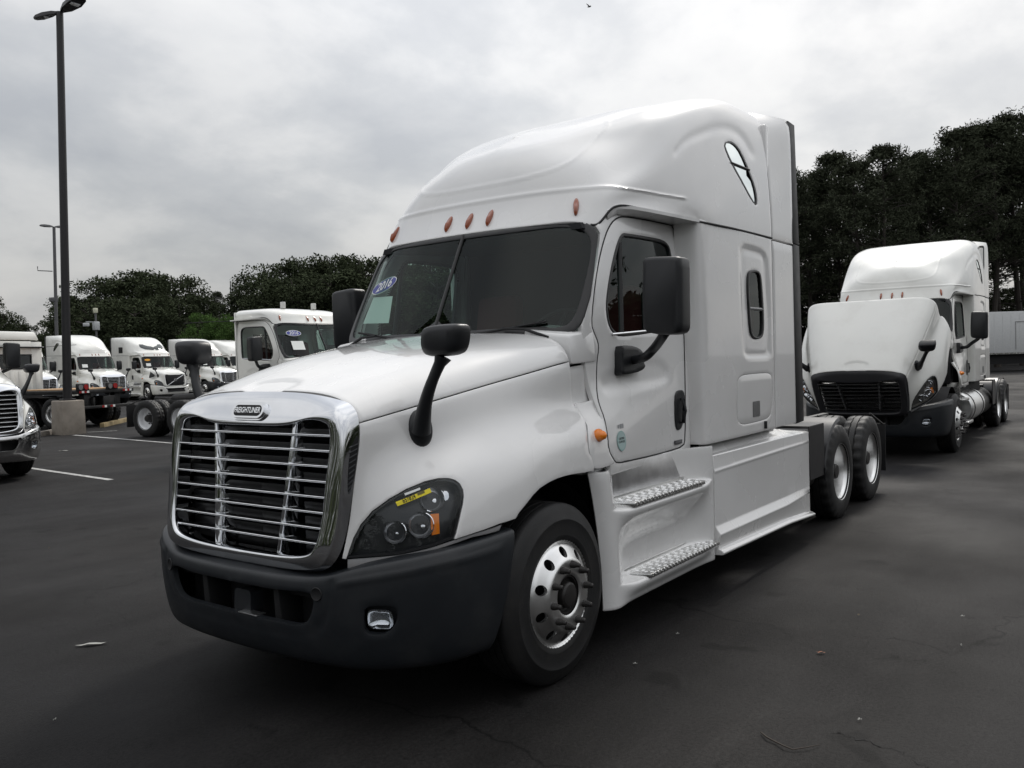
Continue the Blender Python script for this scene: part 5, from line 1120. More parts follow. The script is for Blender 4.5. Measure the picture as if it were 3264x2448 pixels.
# ------------------------------------------------------------------ lamp posts, kerbs, lines, small things
def lamp_post(x, y, hgt, r, label, heads, base_h, rz=0, arm=None):
    t = empty('lamp_post', label, 'lamp post', (x, y, 0), R(rz), 'lamp posts')
    if base_h: lean = (.013, -.018)
    else: lean = (.012, -.016)
    if base_h:
        b = MB(); b.hexa([(-.35,-.35,-.1),(.35,-.35,-.1),(.35,.35,-.1),(-.35,.35,-.1),(-.33,-.33,base_h),(.33,-.33,base_h),(.33,.33,base_h),(-.33,.33,base_h)], .03); b.build('concrete_base', CONC, t)
        MB().box(-.17, .17, -.17, .17, base_h, base_h+.05, .01).build('base_plate', POLE, t)
    MB().tube([(0, 0, base_h), (lean[0]*.5, lean[1]*.5, base_h+.5), (lean[0]*hgt, lean[1]*hgt, hgt)], [r, r, r*.78], 20).build('pole', POLE if base_h else GALV, t)
    for hx, hy, hs, tl in heads:
        b = MB(); d = Vector((hx, hy, 0)).normalized(); p = Vector((-d.y, d.x, 0)); o = Vector((lean[0]*hgt, lean[1]*hgt, hgt))
        V = []
        for t_, w, up, dn in ((.10, .07, .05, -.05), (.35, .20, .09, -.08), (.75, .26, .09, -.10), (1.05, .20, .05, -.08), (1.15, .10, .0, -.06)):
            for sx, zz in ((-1, dn), (1, dn), (.8, up), (-.8, up)): V.append(tuple(o+d*t_*hs+p*w*sx*hs+Vector((0, 0, zz*hs+tl*t_*hs))))
        b.add(V, [[4*i+j, 4*i+(j+1) % 4, 4*i+4+(j+1) % 4, 4*i+4+j] for i in range(4) for j in range(4)]+[[0, 1, 2, 3], [16, 17, 18, 19]])
        lh = b.build('lamp_head', POLE if base_h else GALV, t, 40)
        c = o+d*.68*hs+Vector((0, 0, tl*.68*hs)); MB().box(c.x-.16*hs, c.x+.16*hs, c.y-.14*hs, c.y+.14*hs, c.z-.10*hs, c.z-.055*hs).build('lens', mat('lamp_glass', (.55, .56, .58), .2), lh)
    if arm:
        MB().tube([(0, 0, arm), (-.75, .6, arm+.05), (-.75, .6, arm+.35)], .035, 8).build('bracket_arm', GALV, t); MB().box(-.25, .25, -.2, .2, arm-2.2, arm-1.9, .03).build('equipment_box', GALV, t)
    return t

lamp_post(10.04, 21.80, 12.35, .125, 'tall dark lamp post on a square concrete base', [(-.75, .6, .60, -.30), (.22, -.98, .85, .30)], 1.0)
lamp_post(27.94, 59.54, 12.4, .13, 'distant grey lamp post with a side bracket behind the near post', [(-1, .3, .8, .06), (1, -.2, .8, .06)], 0, arm=9.2)
t = empty('light_mast', 'short mast with pale floodlights in front of the dark trees', 'light mast', (28.66, 55.17, 0))
MB().tube([(0, 0, 0), (0, 0, 6.0)], .07, 8).build('pole', GALV, t)
pm = mat('pale_lamp_housing', (.62, .62, .48), .4)
MB().box(-.13, .13, -.13, .13, 5.95, 6.3, .05).build('lamp_head', pm, t); MB().box(-.85, -.55, -.2, .2, 5.0, 5.25, .05).box(-.18, .18, -.2, .2, 4.75, 5.35, .05).box(-.7, .1, -.03, .03, 5.3, 5.36).build('lamp_head', mat('silver_box', (.5, .52, .53), .4), t)
t = empty('light_mast', 'thin antenna mast rising above the tree gap', 'antenna', (58.87, 81.69, 0)); t.name = 'antenna_mast'
MB().tube([(0, 0, 0), (0, 0, 9.5), (0, 0, 12.0)], [.16, .12, .05], 8).build('mast', GALV, t)
def kerb(p, q, label, m, h=.14, w=.16):
    p, q = Vector((*p, 0)), Vector((*q, 0)); d = (q-p).normalized(); n = Vector((-d.y, d.x, 0)); k = max(1, int((q-p).length/1.0)); t = empty('kerb', label, 'kerb', tuple(p), 0)
    for i in range(k):
        a = (q-p)*(i/k)+d*.006; b_ = (q-p)*((i+1)/k)-d*.006; u = Vector((0, 0, h)); l = Vector((0, 0, -.05))
        MB().hexa([a-n*w/2+l, b_-n*w/2+l, b_+n*w/2+l, a+n*w/2+l, a-n*w/2*.8+u, b_-n*w/2*.8+u, b_+n*w/2*.8+u, a+n*w/2*.8+u], .015).build('kerbstone', m, t)
    return t
kerb((8.0, 20.7), (10.9, 23.4), 'grey concrete kerb at the foot of the near lamp post', CURB)
kerb((12.0, 23.6), (15.2, 26.9), 'worn yellowish kerb under the rear of the plywood deck truck', mat('worn_yellow_kerb', (.26, .20, .10), .9, noise=.3, nscale=4, bump=.4, bscale=30, dirt=((.14, .11, .08), .8, 2)))
def line(p, q, label, w=.11):
    p, q = Vector((*p, .004)), Vector((*q, .004)); d = (q-p).normalized(); n = Vector((-d.y, d.x, 0))*w/2; k = 24; V = []
    for i in range(k+1):
        c = p+(q-p)*i/k; V += [tuple(c-n*(1+random.uniform(-.12, .08))), tuple(c+n*(1+random.uniform(-.12, .08)))]
    o = MB().add(V, [[2*i, 2*i+2, 2*i+3, 2*i+1] for i in range(k)]).build('parking_line', WLINE, None); tag(o, label, 'parking line', 'white parking lines'); return o
line((5.190,13.986,0.000)[:2], (4.929,10.075,0.000)[:2], 'white parking line ending on open asphalt right of the cut-off truck front')
line((9.877,21.186,0.000)[:2], (9.2, 12.6), 'long white parking line running from the lamp post base behind the chrome grille')
line((10.622,21.880,0.000)[:2], (11.314,21.440,0.000)[:2], 'short white parking line in front of the yellowish kerb', .09)
line((13.324,27.563,0.000)[:2], (13.621,26.971,0.000)[:2], 'faint far parking line just right of the concrete base', .10)
# litter, leaves, twig, cracks
def scrap(p, w, l, label, m, cat, rz=0, name='leaf'):
    b = MB(); V = []; n = 5
    for i in range(n+1):
        t = i/n; hw = w*sin(pi*min(.95, max(.06, t)))*.5; zz = .004+.010*sin(t*5+rz)**2+.004
        V += [((t-.5)*l, -hw, zz), ((t-.5)*l, hw, zz*.6+.003)]
    b.add(V, [[2*i, 2*i+2, 2*i+3, 2*i+1] for i in range(n)])
    o = b.build(name, m, None, 60); o.location = (p[0], p[1], 0.002); o.rotation_euler = (0, 0, rz); tag(o, label, cat); return o
LEAF = mat('dry_leaf', (.20, .06, .02), .7); PALE = mat('pale_scrap', (.30, .30, .28), .7); TAN = mat('tan_leaf', (.16, .13, .09), .8)
scrap((0.289,1.809,0.000)[:2], .045, .20, 'pale crumpled paper scrap on the asphalt at lower left', PALE, 'litter', R(-40), 'paper_scrap')
scrap((7.219,16.340,0.000)[:2], .12, .26, 'small white scrap between the parking lines', PALE, 'litter', R(-50), 'paper_scrap')
scrap((2.570,-2.247,0.000)[:2], .022, .055, 'small rust coloured leaf on the open asphalt', LEAF, 'leaf', R(-60))
for (p, lb) in (((3.122,-2.911,0.000), 'grey bit of leaf near the right edge, nearer of two'), ((3.744,-2.825,0.000), 'grey bit of leaf near the right edge, farther of two'), ((3.432,-2.243,0.000), 'tan leaf bit left of the two near the right edge'),
   ((2.451,-1.377,0.000), 'pale leaf bit below the lower step'), ((1.831,-1.401,0.000), 'pale leaf bit right of the front tyre'), ((1.648,5.267,0.000), 'dark leaf bit at the left, above the paper scrap'), ((-0.451,0.761,0.000), 'leaf bit near the bottom left corner'), ((1.723,-2.680,0.000), 'tiny leaf bit beyond the end of the twig')):
    scrap(p[:2], .011, .026, lb, TAN if 'tan' in lb or 'dark' in lb else PALE, 'leaf', random.uniform(0, 3))
tw = [(1.335,-2.332,0.010), (1.290,-2.378,0.014), (1.274,-2.422,0.010), (1.240,-2.476,0.016), (1.241,-2.514,0.009), (1.278,-2.556,0.014), (1.350,-2.600,0.010)]
o = MB().tube(tw, [.0035, .004, .004, .0035, .003, .0025, .0015], 6).build('twig', mat('twig_bark', (.045, .035, .028), .8), None); tag(o, 'bent dry twig on the asphalt at the bottom', 'twig')
def crack(P, w=.0035):
    P = [Vector((p[0], p[1], .003)) for p in P]; Q = []
    for a, b_ in zip(P[:-1], P[1:]):
        for i in range(14): c = a+(b_-a)*i/14; Q.append(c+Vector((random.gauss(0, .012), random.gauss(0, .012), 0)))
    V = []
    for i, c in enumerate(Q):
        d = (Q[min(i+1, len(Q)-1)]-Q[max(0, i-1)]).normalized(); n = Vector((-d.y, d.x, 0))*w*random.uniform(.15, 1); V += [tuple(c-n), tuple(c+n)]
    o = MB().add(V, [[2*i, 2*i+2, 2*i+3, 2*i+1] for i in range(len(Q)-1)]).build('asphalt_crack', mat('crack_shadow_gap', (.008, .008, .008), .9), None); o['kind'] = 'structure'
crack([(1.523,-2.560,0.000), (1.529,-2.757,-0.000), (1.488,-2.927,0.000), (1.404,-3.045,0.000)]); crack([(3.093,-2.504,0.000), (3.066,-2.742,0.000), (2.937,-2.900,0.000)], .004)
crack([(12.039,-0.557,0.000), (12.584,-1.010,0.000), (12.334,-1.282,0.000), (11.975,-1.644,0.000), (11.912,-2.070,0.000), (11.611,-2.436,0.000)], .008)
crack([(1.878,6.929,0.000), (2.333,6.458,0.000), (3.192,6.545,0.000), (3.774,6.652,0.000)], .009)
# bird
bd = MB(); bd.tube([(-.28, 0, 0), (-.1, 0, .0), (.15, 0, .02), (.3, 0, .03)], [.02, .08, .09, .03], 8)
for s in (-1, 1): bd.add([(-.08, s*.05, .05), (.14, s*.05, .05), (.10, s*.5, .22), (-.10, s*.5, .2), (-.05, s*1.0, .30), (.02, s*1.0, .31)], [[0, 1, 2, 3], [3, 2, 5, 4]])
o = bd.build('bird', BLACK, None); o.location = (58.80, 32.34, 30.48); o.rotation_euler = (R(28), R(-10), R(-40)); o.scale = (.6, .6, .6); tag(o, 'dark bird gliding high in the grey sky', 'bird')

# ------------------------------------------------------------------ trees
LEAFD = mat('pine_needles', (.056, .064, .043), .95, spec=.0, noise=.35, nscale=.7); LEAFB = mat('broad_leaves', (.056, .068, .040), .95, spec=.0, noise=.35, nscale=.6); LEAFG = mat('fresh_leaves', (.075, .13, .04), .9, spec=.0, noise=.3, nscale=.6)
BARK = mat('pine_bark', (.045, .038, .032), .9, noise=.3, nscale=3)
def leaf_quads(c, rad, n, size, rng, flat=.8, aspect=.45):
    P = rng.normal(size=(n, 3)); P /= np.linalg.norm(P, axis=1, keepdims=True); P *= (rng.uniform(.25, 1, n)**.6)[:, None]*rad*np.array([1, 1, flat]); P += c
    a = rng.normal(size=(n, 3)); a /= np.linalg.norm(a, axis=1, keepdims=True); b_ = np.cross(a, rng.normal(size=(n, 3))); b_ /= np.linalg.norm(b_, axis=1, keepdims=True)
    s = size*rng.uniform(.6, 1.3, n)[:, None]; a = a*s; b_ = b_*s*aspect
    return np.stack([P-a, P+b_, P+a, P-b_], 1).reshape(-1, 3)
def tree_meshes(kind, seed):
    rng = np.random.default_rng(seed); H = 1.0
    tr = MB(); pts = [(0, 0, -.3)]; x = y = 0
    hgt = 20.0 if kind == 'pine' else 12.5
    for i in range(1, 9):
        x += rng.normal(0, .10); y += rng.normal(0, .10); pts.append((x, y, hgt*i/8.4))
    r0 = .24 if kind == 'pine' else .28
    tr.tube(pts, [r0*(1-.85*i/8) for i in range(9)], 8)
    V = []; ax = lambda z: np.array([np.interp(z, [p[2] for p in pts], [p[0] for p in pts]), np.interp(z, [p[2] for p in pts], [p[1] for p in pts]), z])
    if kind == 'pine':
        nc = 120
        for k in range(nc):
            t = rng.uniform(0, 1)**.8; z = hgt*(.39+.60*t); R_ = (3.1*(1-t**2.2)+.5)*rng.uniform(.35, 1.1); th = rng.uniform(0, 2*pi); c0 = ax(min(z, hgt*.95)); c = c0+np.array([cos(th)*R_, sin(th)*R_, R_*rng.uniform(.0, .45)])
            if k % 2 == 0: tr.tube([tuple(c0-[0, 0, .4]), tuple((c0+c)/2), tuple(c)], [.06, .04, .02], 5)
            V.append(leaf_quads(c, rng.uniform(.45, .95), 105, .15, rng, .85, .28))
        for k in range(7):     # dead lower limbs with tufts
            z = hgt*rng.uniform(.22, .45); th = rng.uniform(0, 2*pi); c0 = ax(z); c = c0+np.array([cos(th), sin(th), .1])*rng.uniform(1.0, 2.6); tr.tube([tuple(c0), tuple(c)], [.045, .012], 5)
            V.append(leaf_quads(c, .5, 50, .13, rng, .6, .3))
    else:
        nc = 95
        for k in range(nc):
            t = rng.uniform(0, 1); z = hgt*(.10+.86*t); R_ = (3.9*math.sqrt(max(0, 1-((t-.40)/.66)**2)))*rng.uniform(.45, 1.05)+.2; th = rng.uniform(0, 2*pi); c0 = ax(min(z, hgt*.9)); c = c0+np.array([cos(th)*R_, sin(th)*R_, 0])
            if k % 3 == 0: tr.tube([tuple(c0-[0, 0, .8]), tuple((c0+c)/2), tuple(c)], [.08, .05, .02], 5)
            V.append(leaf_quads(c, rng.uniform(.7, 1.45), 150, .15, rng, .72, .5))
    V = np.concatenate(V); me = bpy.data.meshes.new('crown'); n = len(V)//4
    me.vertices.add(len(V)); me.vertices.foreach_set('co', V.ravel()); me.loops.add(len(V)); me.loops.foreach_set('vertex_index', np.arange(len(V), dtype=np.int32))
    me.polygons.add(n); me.polygons.foreach_set('loop_start', np.arange(n, dtype=np.int32)*4); me.polygons.foreach_set('loop_total', np.full(n, 4, np.int32)); me.update(); me.validate()
    o = tr.build('trunk', BARK, None); tm = o.data; bpy.data.objects.remove(o); return tm, me, hgt
TM = {('pine', i): tree_meshes('pine', 11+i) for i in range(5)}; TM.update({('broad', i): tree_meshes('broad', 31+i) for i in range(4)})
def tree(x, y, h, kind, var, label, group, rz, wide=1.0, m=None):
    tm, cm, hh = TM[(kind, var)]; k = h/hh; t = empty('pine_tree' if kind == 'pine' else 'leafy_tree', label, 'tree', (x, y, 0), rz, group); t.scale = (k*wide, k*wide, k)
    m = m or (LEAFD if kind == 'pine' else LEAFB); key = (kind, var, m.name)
    if key not in TM:
        c2 = cm.copy(); c2.materials.clear(); c2.materials.append(m); TM[key] = c2
    for nm, me in (('trunk', tm), ('crown', TM[key])): o = bpy.data.objects.new(nm, me); C.objects.link(o); o.parent = t
    return t
for i, (x, y, h, kind, var, wide, green, label, group) in enumerate([(63.42, 21.97, 15.97, 'pine', 0, 1.15, 0, 'tall pine on the skyline of the right hand stand, first from the left', 'tall pines behind the right hand trucks'),
 (67.61, 21.43, 16.93, 'pine', 1, 1.15, 0, 'tall pine on the skyline of the right hand stand, second from the left', 'tall pines behind the right hand trucks'),
 (67.11, 19.17, 16.76, 'pine', 2, 1.15, 0, 'tall pine on the skyline of the right hand stand, third from the left', 'tall pines behind the right hand trucks'),
 (70.55, 18.45, 16.94, 'pine', 3, 1.15, 0, 'tall pine on the skyline of the right hand stand, fourth from the left', 'tall pines behind the right hand trucks'),
 (72.18, 16.59, 18.64, 'pine', 4, 1.15, 0, 'tall pine on the skyline of the right hand stand, fifth from the left', 'tall pines behind the right hand trucks'),
 (67.4, 13.63, 16.67, 'pine', 0, 1.15, 0, 'tall pine on the skyline of the right hand stand, sixth from the left', 'tall pines behind the right hand trucks'),
 (67.86, 12.13, 17.72, 'pine', 1, 1.15, 0, 'tall pine on the skyline of the right hand stand, seventh from the left', 'tall pines behind the right hand trucks'),
 (77.93, 12.35, 18.95, 'pine', 2, 1.15, 0, 'tall pine on the skyline of the right hand stand, eighth from the left', 'tall pines behind the right hand trucks'),
 (72.64, 9.78, 17.07, 'pine', 3, 1.15, 0, 'tall pine on the skyline of the right hand stand, ninth from the left', 'tall pines behind the right hand trucks'),
 (73.48, 8.21, 19.34, 'pine', 4, 1.15, 0, 'tall pine on the skyline of the right hand stand, tenth from the left', 'tall pines behind the right hand trucks'),
 (83.11, 7.98, 21.51, 'pine', 0, 1.15, 0, 'tall pine on the skyline of the right hand stand, eleventh from the left', 'tall pines behind the right hand trucks'),
 (78.26, 5.7, 20.35, 'pine', 1, 1.15, 0, 'tall pine on the skyline of the right hand stand, twelfth from the left', 'tall pines behind the right hand trucks'),
 (83.77, 4.39, 22.33, 'pine', 2, 1.15, 0, 'tall pine on the skyline of the right hand stand, thirteenth from the left', 'tall pines behind the right hand trucks'),
 (80.94, 2.16, 21.66, 'pine', 3, 1.15, 0, 'tall pine on the skyline of the right hand stand, fourteenth from the left', 'tall pines behind the right hand trucks'),
 (81.48, 29.88, 18.36, 'pine', 1, 1.35, 0, 'pine standing inside the right hand stand behind its skyline row, tree first from the left', 'tall pines behind the right hand trucks'),
 (84.12, 28.46, 17.97, 'pine', 3, 1.35, 0, 'pine standing inside the right hand stand behind its skyline row, tree second from the left', 'tall pines behind the right hand trucks'),
 (85.48, 26.95, 19.31, 'pine', 0, 1.35, 0, 'pine standing inside the right hand stand behind its skyline row, tree third from the left', 'tall pines behind the right hand trucks'),
 (77.97, 22.43, 17.2, 'pine', 2, 1.35, 0, 'pine standing inside the right hand stand behind its skyline row, tree fourth from the left', 'tall pines behind the right hand trucks'),
 (87.67, 23.18, 18.39, 'pine', 4, 1.35, 0, 'pine standing inside the right hand stand behind its skyline row, tree fifth from the left', 'tall pines behind the right hand trucks'),
 (91.45, 22.13, 19.82, 'pine', 1, 1.35, 0, 'pine standing inside the right hand stand behind its skyline row, tree sixth from the left', 'tall pines behind the right hand trucks'),
 (86.5, 19.2, 18.16, 'pine', 3, 1.35, 0, 'pine standing inside the right hand stand behind its skyline row, tree seventh from the left', 'tall pines behind the right hand trucks'),
 (83.61, 16.11, 18.01, 'pine', 0, 1.35, 0, 'pine standing inside the right hand stand behind its skyline row, tree eighth from the left', 'tall pines behind the right hand trucks'),
 (95.5, 17.52, 21.68, 'pine', 2, 1.35, 0, 'pine standing inside the right hand stand behind its skyline row, tree ninth from the left', 'tall pines behind the right hand trucks'),
 (88.32, 13.81, 18.28, 'pine', 4, 1.35, 0, 'pine standing inside the right hand stand behind its skyline row, tree tenth from the left', 'tall pines behind the right hand trucks'),
 (90.22, 12.24, 19.44, 'pine', 1, 1.35, 0, 'pine standing inside the right hand stand behind its skyline row, tree eleventh from the left', 'tall pines behind the right hand trucks'),
 (98.89, 11.67, 22.49, 'pine', 3, 1.35, 0, 'pine standing inside the right hand stand behind its skyline row, tree twelfth from the left', 'tall pines behind the right hand trucks'),
 (99.6, 9.73, 21.81, 'pine', 0, 1.35, 0, 'pine standing inside the right hand stand behind its skyline row, tree thirteenth from the left', 'tall pines behind the right hand trucks'),
 (91.52, 6.66, 21.0, 'pine', 2, 1.35, 0, 'pine standing inside the right hand stand behind its skyline row, tree fourteenth from the left', 'tall pines behind the right hand trucks'),
 (102.97, 6.13, 23.32, 'pine', 4, 1.35, 0, 'pine standing inside the right hand stand behind its skyline row, tree fifteenth from the left', 'tall pines behind the right hand trucks'),
 (94.33, 3.83, 22.12, 'pine', 1, 1.35, 0, 'pine standing inside the right hand stand behind its skyline row, tree 16th from the left', 'tall pines behind the right hand trucks'),
 (84.76, 30.65, 9.13, 'broad', 0, 1.6, 0, 'low leafy tree under the right hand pines, first from the left', 'low trees under the right hand pines'),
 (90.01, 30.65, 8.39, 'broad', 1, 1.6, 0, 'low leafy tree under the right hand pines, second from the left', 'low trees under the right hand pines'),
 (88.22, 27.21, 8.26, 'broad', 2, 1.6, 0, 'low leafy tree under the right hand pines, third from the left', 'low trees under the right hand pines'),
 (92.02, 25.67, 10.15, 'broad', 3, 1.6, 0, 'low leafy tree under the right hand pines, fourth from the left', 'low trees under the right hand pines'),
 (93.13, 22.6, 10.85, 'broad', 0, 1.6, 0, 'low leafy tree under the right hand pines, fifth from the left', 'low trees under the right hand pines'),
 (92.47, 20.63, 8.27, 'broad', 1, 1.6, 0, 'low leafy tree under the right hand pines, sixth from the left', 'low trees under the right hand pines'),
 (95.66, 18.05, 7.31, 'broad', 2, 1.6, 0, 'low leafy tree under the right hand pines, seventh from the left', 'low trees under the right hand pines'),
 (94.54, 15.23, 9.39, 'broad', 3, 1.6, 0, 'low leafy tree under the right hand pines, eighth from the left', 'low trees under the right hand pines'),
 (96.66, 13.57, 10.34, 'broad', 0, 1.6, 0, 'low leafy tree under the right hand pines, ninth from the left', 'low trees under the right hand pines'),
 (97.84, 11.55, 8.24, 'broad', 1, 1.6, 0, 'low leafy tree under the right hand pines, tenth from the left', 'low trees under the right hand pines'),
 (100.26, 9.86, 7.34, 'broad', 2, 1.6, 0, 'low leafy tree under the right hand pines, eleventh from the left', 'low trees under the right hand pines'),
 (102.83, 7.01, 7.16, 'broad', 3, 1.6, 0, 'low leafy tree under the right hand pines, twelfth from the left', 'low trees under the right hand pines'),
 (105.98, 5.42, 8.53, 'broad', 0, 1.6, 0, 'low leafy tree under the right hand pines, thirteenth from the left', 'low trees under the right hand pines'),
 (44.6, 89.4, 10.45, 'broad', 0, 0.9450000000000001, 0, 'round crowned dark tree on the skyline beyond the back row, first from the left', 'dark trees beyond the back row'),
 (45.74, 87.1, 12.82, 'broad', 1, 1.05, 0, 'round crowned dark tree on the skyline beyond the back row, second from the left', 'dark trees beyond the back row'),
 (47.69, 85.68, 12.56, 'broad', 2, 1.05, 0, 'round crowned dark tree on the skyline beyond the back row, third from the left', 'dark trees beyond the back row'),
 (51.51, 86.98, 13.8, 'broad', 3, 1.05, 0, 'round crowned dark tree on the skyline beyond the back row, fourth from the left', 'dark trees beyond the back row'),
 (50.16, 80.03, 12.51, 'broad', 0, 1.05, 0, 'round crowned dark tree on the skyline beyond the back row, fifth from the left', 'dark trees beyond the back row'),
 (50.83, 77.58, 10.91, 'broad', 1, 0.9450000000000001, 0, 'round crowned dark tree on the skyline beyond the back row, sixth from the left', 'dark trees beyond the back row'),
 (53.89, 79.28, 9.47, 'broad', 2, 0.8400000000000001, 0, 'round crowned dark tree on the skyline beyond the back row, seventh from the left', 'dark trees beyond the back row'),
 (52.66, 71.18, 9.7, 'broad', 3, 0.8400000000000001, 0, 'round crowned dark tree on the skyline beyond the back row, eighth from the left', 'dark trees beyond the back row'),
 (54.2, 70.36, 11.95, 'broad', 0, 1.05, 0, 'round crowned dark tree on the skyline beyond the back row, ninth from the left', 'dark trees beyond the back row'),
 (60.83, 75.06, 14.23, 'broad', 1, 1.05, 0, 'round crowned dark tree on the skyline beyond the back row, tenth from the left', 'dark trees beyond the back row'),
 (58.88, 68.46, 13.79, 'broad', 2, 1.05, 0, 'round crowned dark tree on the skyline beyond the back row, eleventh from the left', 'dark trees beyond the back row'),
 (60.71, 66.52, 14.26, 'broad', 3, 1.05, 0, 'round crowned dark tree on the skyline beyond the back row, twelfth from the left', 'dark trees beyond the back row'),
 (57.71, 59.72, 13.07, 'broad', 0, 1.05, 0, 'round crowned dark tree on the skyline beyond the back row, thirteenth from the left', 'dark trees beyond the back row'),
 (62.58, 61.28, 13.29, 'broad', 1, 1.05, 0, 'round crowned dark tree on the skyline beyond the back row, fourteenth from the left', 'dark trees beyond the back row'),
 (65.71, 60.35, 13.29, 'broad', 2, 1.05, 0, 'round crowned dark tree on the skyline beyond the back row, fifteenth from the left', 'dark trees beyond the back row'),
 (62.28, 53.68, 13.01, 'broad', 3, 1.05, 0, 'round crowned dark tree on the skyline beyond the back row, 16th from the left', 'dark trees beyond the back row'),
 (69.17, 56.37, 14.48, 'broad', 0, 1.05, 0, 'round crowned dark tree on the skyline beyond the back row, 17th from the left', 'dark trees beyond the back row'),
 (70.85, 54.42, 15.05, 'broad', 1, 1.05, 0, 'round crowned dark tree on the skyline beyond the back row, 18th from the left', 'dark trees beyond the back row'),
 (66.88, 48.23, 12.86, 'broad', 2, 1.05, 0, 'round crowned dark tree on the skyline beyond the back row, 19th from the left', 'dark trees beyond the back row'),
 (73.85, 50.24, 14.27, 'broad', 3, 1.05, 0, 'round crowned dark tree on the skyline beyond the back row, 20th from the left', 'dark trees beyond the back row'),
 (73.77, 47.09, 14.54, 'broad', 0, 1.05, 0, 'round crowned dark tree on the skyline beyond the back row, 21th from the left', 'dark trees beyond the back row'),
 (77.43, 46.43, 13.58, 'broad', 1, 1.05, 0, 'round crowned dark tree on the skyline beyond the back row, 22th from the left', 'dark trees beyond the back row'),
 (75.57, 42.33, 13.61, 'broad', 2, 1.05, 0, 'round crowned dark tree on the skyline beyond the back row, 23th from the left', 'dark trees beyond the back row'),
 (80.8, 42.41, 14.71, 'broad', 3, 1.05, 0, 'round crowned dark tree on the skyline beyond the back row, 24th from the left', 'dark trees beyond the back row'),
 (82.67, 40.49, 13.43, 'broad', 0, 1.05, 0, 'round crowned dark tree on the skyline beyond the back row, 25th from the left', 'dark trees beyond the back row'),
 (76.36, 34.57, 12.88, 'broad', 1, 1.05, 0, 'round crowned dark tree on the skyline beyond the back row, 26th from the left', 'dark trees beyond the back row'),
 (78.19, 32.85, 13.44, 'broad', 2, 1.05, 0, 'round crowned dark tree on the skyline beyond the back row, 27th from the left', 'dark trees beyond the back row'),
 (86.6, 33.89, 13.11, 'broad', 3, 1.05, 0, 'round crowned dark tree on the skyline beyond the back row, 28th from the left', 'dark trees beyond the back row'),
 (91.46, 33.1, 14.08, 'broad', 0, 1.05, 0, 'round crowned dark tree on the skyline beyond the back row, 29th from the left', 'dark trees beyond the back row'),
 (37.83, 77.64, 7.31, 'broad', 2, 1.3, 0, 'dark tree low in the wood beyond the back row, first from the left', 'dark trees beyond the back row'),
 (37.94, 73.71, 8.58, 'broad', 3, 1.3, 0, 'dark tree low in the wood beyond the back row, second from the left', 'dark trees beyond the back row'),
 (39.11, 71.96, 8.82, 'broad', 0, 1.3, 0, 'dark tree low in the wood beyond the back row, third from the left', 'dark trees beyond the back row'),
 (39.11, 68.26, 8.63, 'broad', 1, 1.3, 0, 'dark tree low in the wood beyond the back row, fourth from the left', 'dark trees beyond the back row'),
 (41.64, 68.64, 8.96, 'broad', 2, 1.3, 0, 'dark tree low in the wood beyond the back row, fifth from the left', 'dark trees beyond the back row'),
 (42.33, 66.74, 8.16, 'broad', 3, 1.3, 0, 'dark tree low in the wood beyond the back row, sixth from the left', 'dark trees beyond the back row'),
 (45.67, 68.41, 7.15, 'broad', 0, 1.3, 0, 'dark tree low in the wood beyond the back row, seventh from the left', 'dark trees beyond the back row'),
 (48.15, 61.53, 8.69, 'broad', 3, 1.3, 0, 'dark tree low in the wood beyond the back row, tenth from the left', 'dark trees beyond the back row'),
 (49.09, 58.87, 10.27, 'broad', 0, 1.3, 0, 'dark tree low in the wood beyond the back row, eleventh from the left', 'dark trees beyond the back row'),
 (50.8, 58.1, 9.74, 'broad', 1, 1.3, 0, 'dark tree low in the wood beyond the back row, twelfth from the left', 'dark trees beyond the back row'),
 (52.22, 57.23, 10.97, 'broad', 2, 1.3, 0, 'dark tree low in the wood beyond the back row, thirteenth from the left', 'dark trees beyond the back row'),
 (55.14, 57.42, 10.16, 'broad', 3, 1.3, 0, 'dark tree low in the wood beyond the back row, fourteenth from the left', 'dark trees beyond the back row'),
 (56.22, 55.53, 10.44, 'broad', 0, 1.3, 0, 'dark tree low in the wood beyond the back row, fifteenth from the left', 'dark trees beyond the back row'),
 (55.02, 50.92, 9.2, 'broad', 1, 1.3, 0, 'dark tree low in the wood beyond the back row, 16th from the left', 'dark trees beyond the back row'),
 (58.62, 52.09, 10.37, 'broad', 2, 1.3, 0, 'dark tree low in the wood beyond the back row, 17th from the left', 'dark trees beyond the back row'),
 (57.66, 48.3, 10.46, 'broad', 3, 1.3, 0, 'dark tree low in the wood beyond the back row, 18th from the left', 'dark trees beyond the back row'),
 (62.07, 49.11, 11.3, 'broad', 0, 1.3, 0, 'dark tree low in the wood beyond the back row, 19th from the left', 'dark trees beyond the back row'),
 (63.33, 47.69, 11.78, 'broad', 1, 1.3, 0, 'dark tree low in the wood beyond the back row, 20th from the left', 'dark trees beyond the back row'),
 (61.71, 43.03, 9.55, 'broad', 2, 1.3, 0, 'dark tree low in the wood beyond the back row, 21th from the left', 'dark trees beyond the back row'),
 (61.55, 40.37, 9.89, 'broad', 3, 1.3, 0, 'dark tree low in the wood beyond the back row, 22th from the left', 'dark trees beyond the back row'),
 (65.59, 40.84, 10.28, 'broad', 0, 1.3, 0, 'dark tree low in the wood beyond the back row, 23th from the left', 'dark trees beyond the back row'),
 (64.51, 37.95, 9.94, 'broad', 1, 1.3, 0, 'dark tree low in the wood beyond the back row, 24th from the left', 'dark trees beyond the back row'),
 (67.27, 37.54, 10.78, 'broad', 2, 1.3, 0, 'dark tree low in the wood beyond the back row, 25th from the left', 'dark trees beyond the back row'),
 (64.7, 33.69, 9.89, 'broad', 3, 1.3, 0, 'dark tree low in the wood beyond the back row, 26th from the left', 'dark trees beyond the back row'),
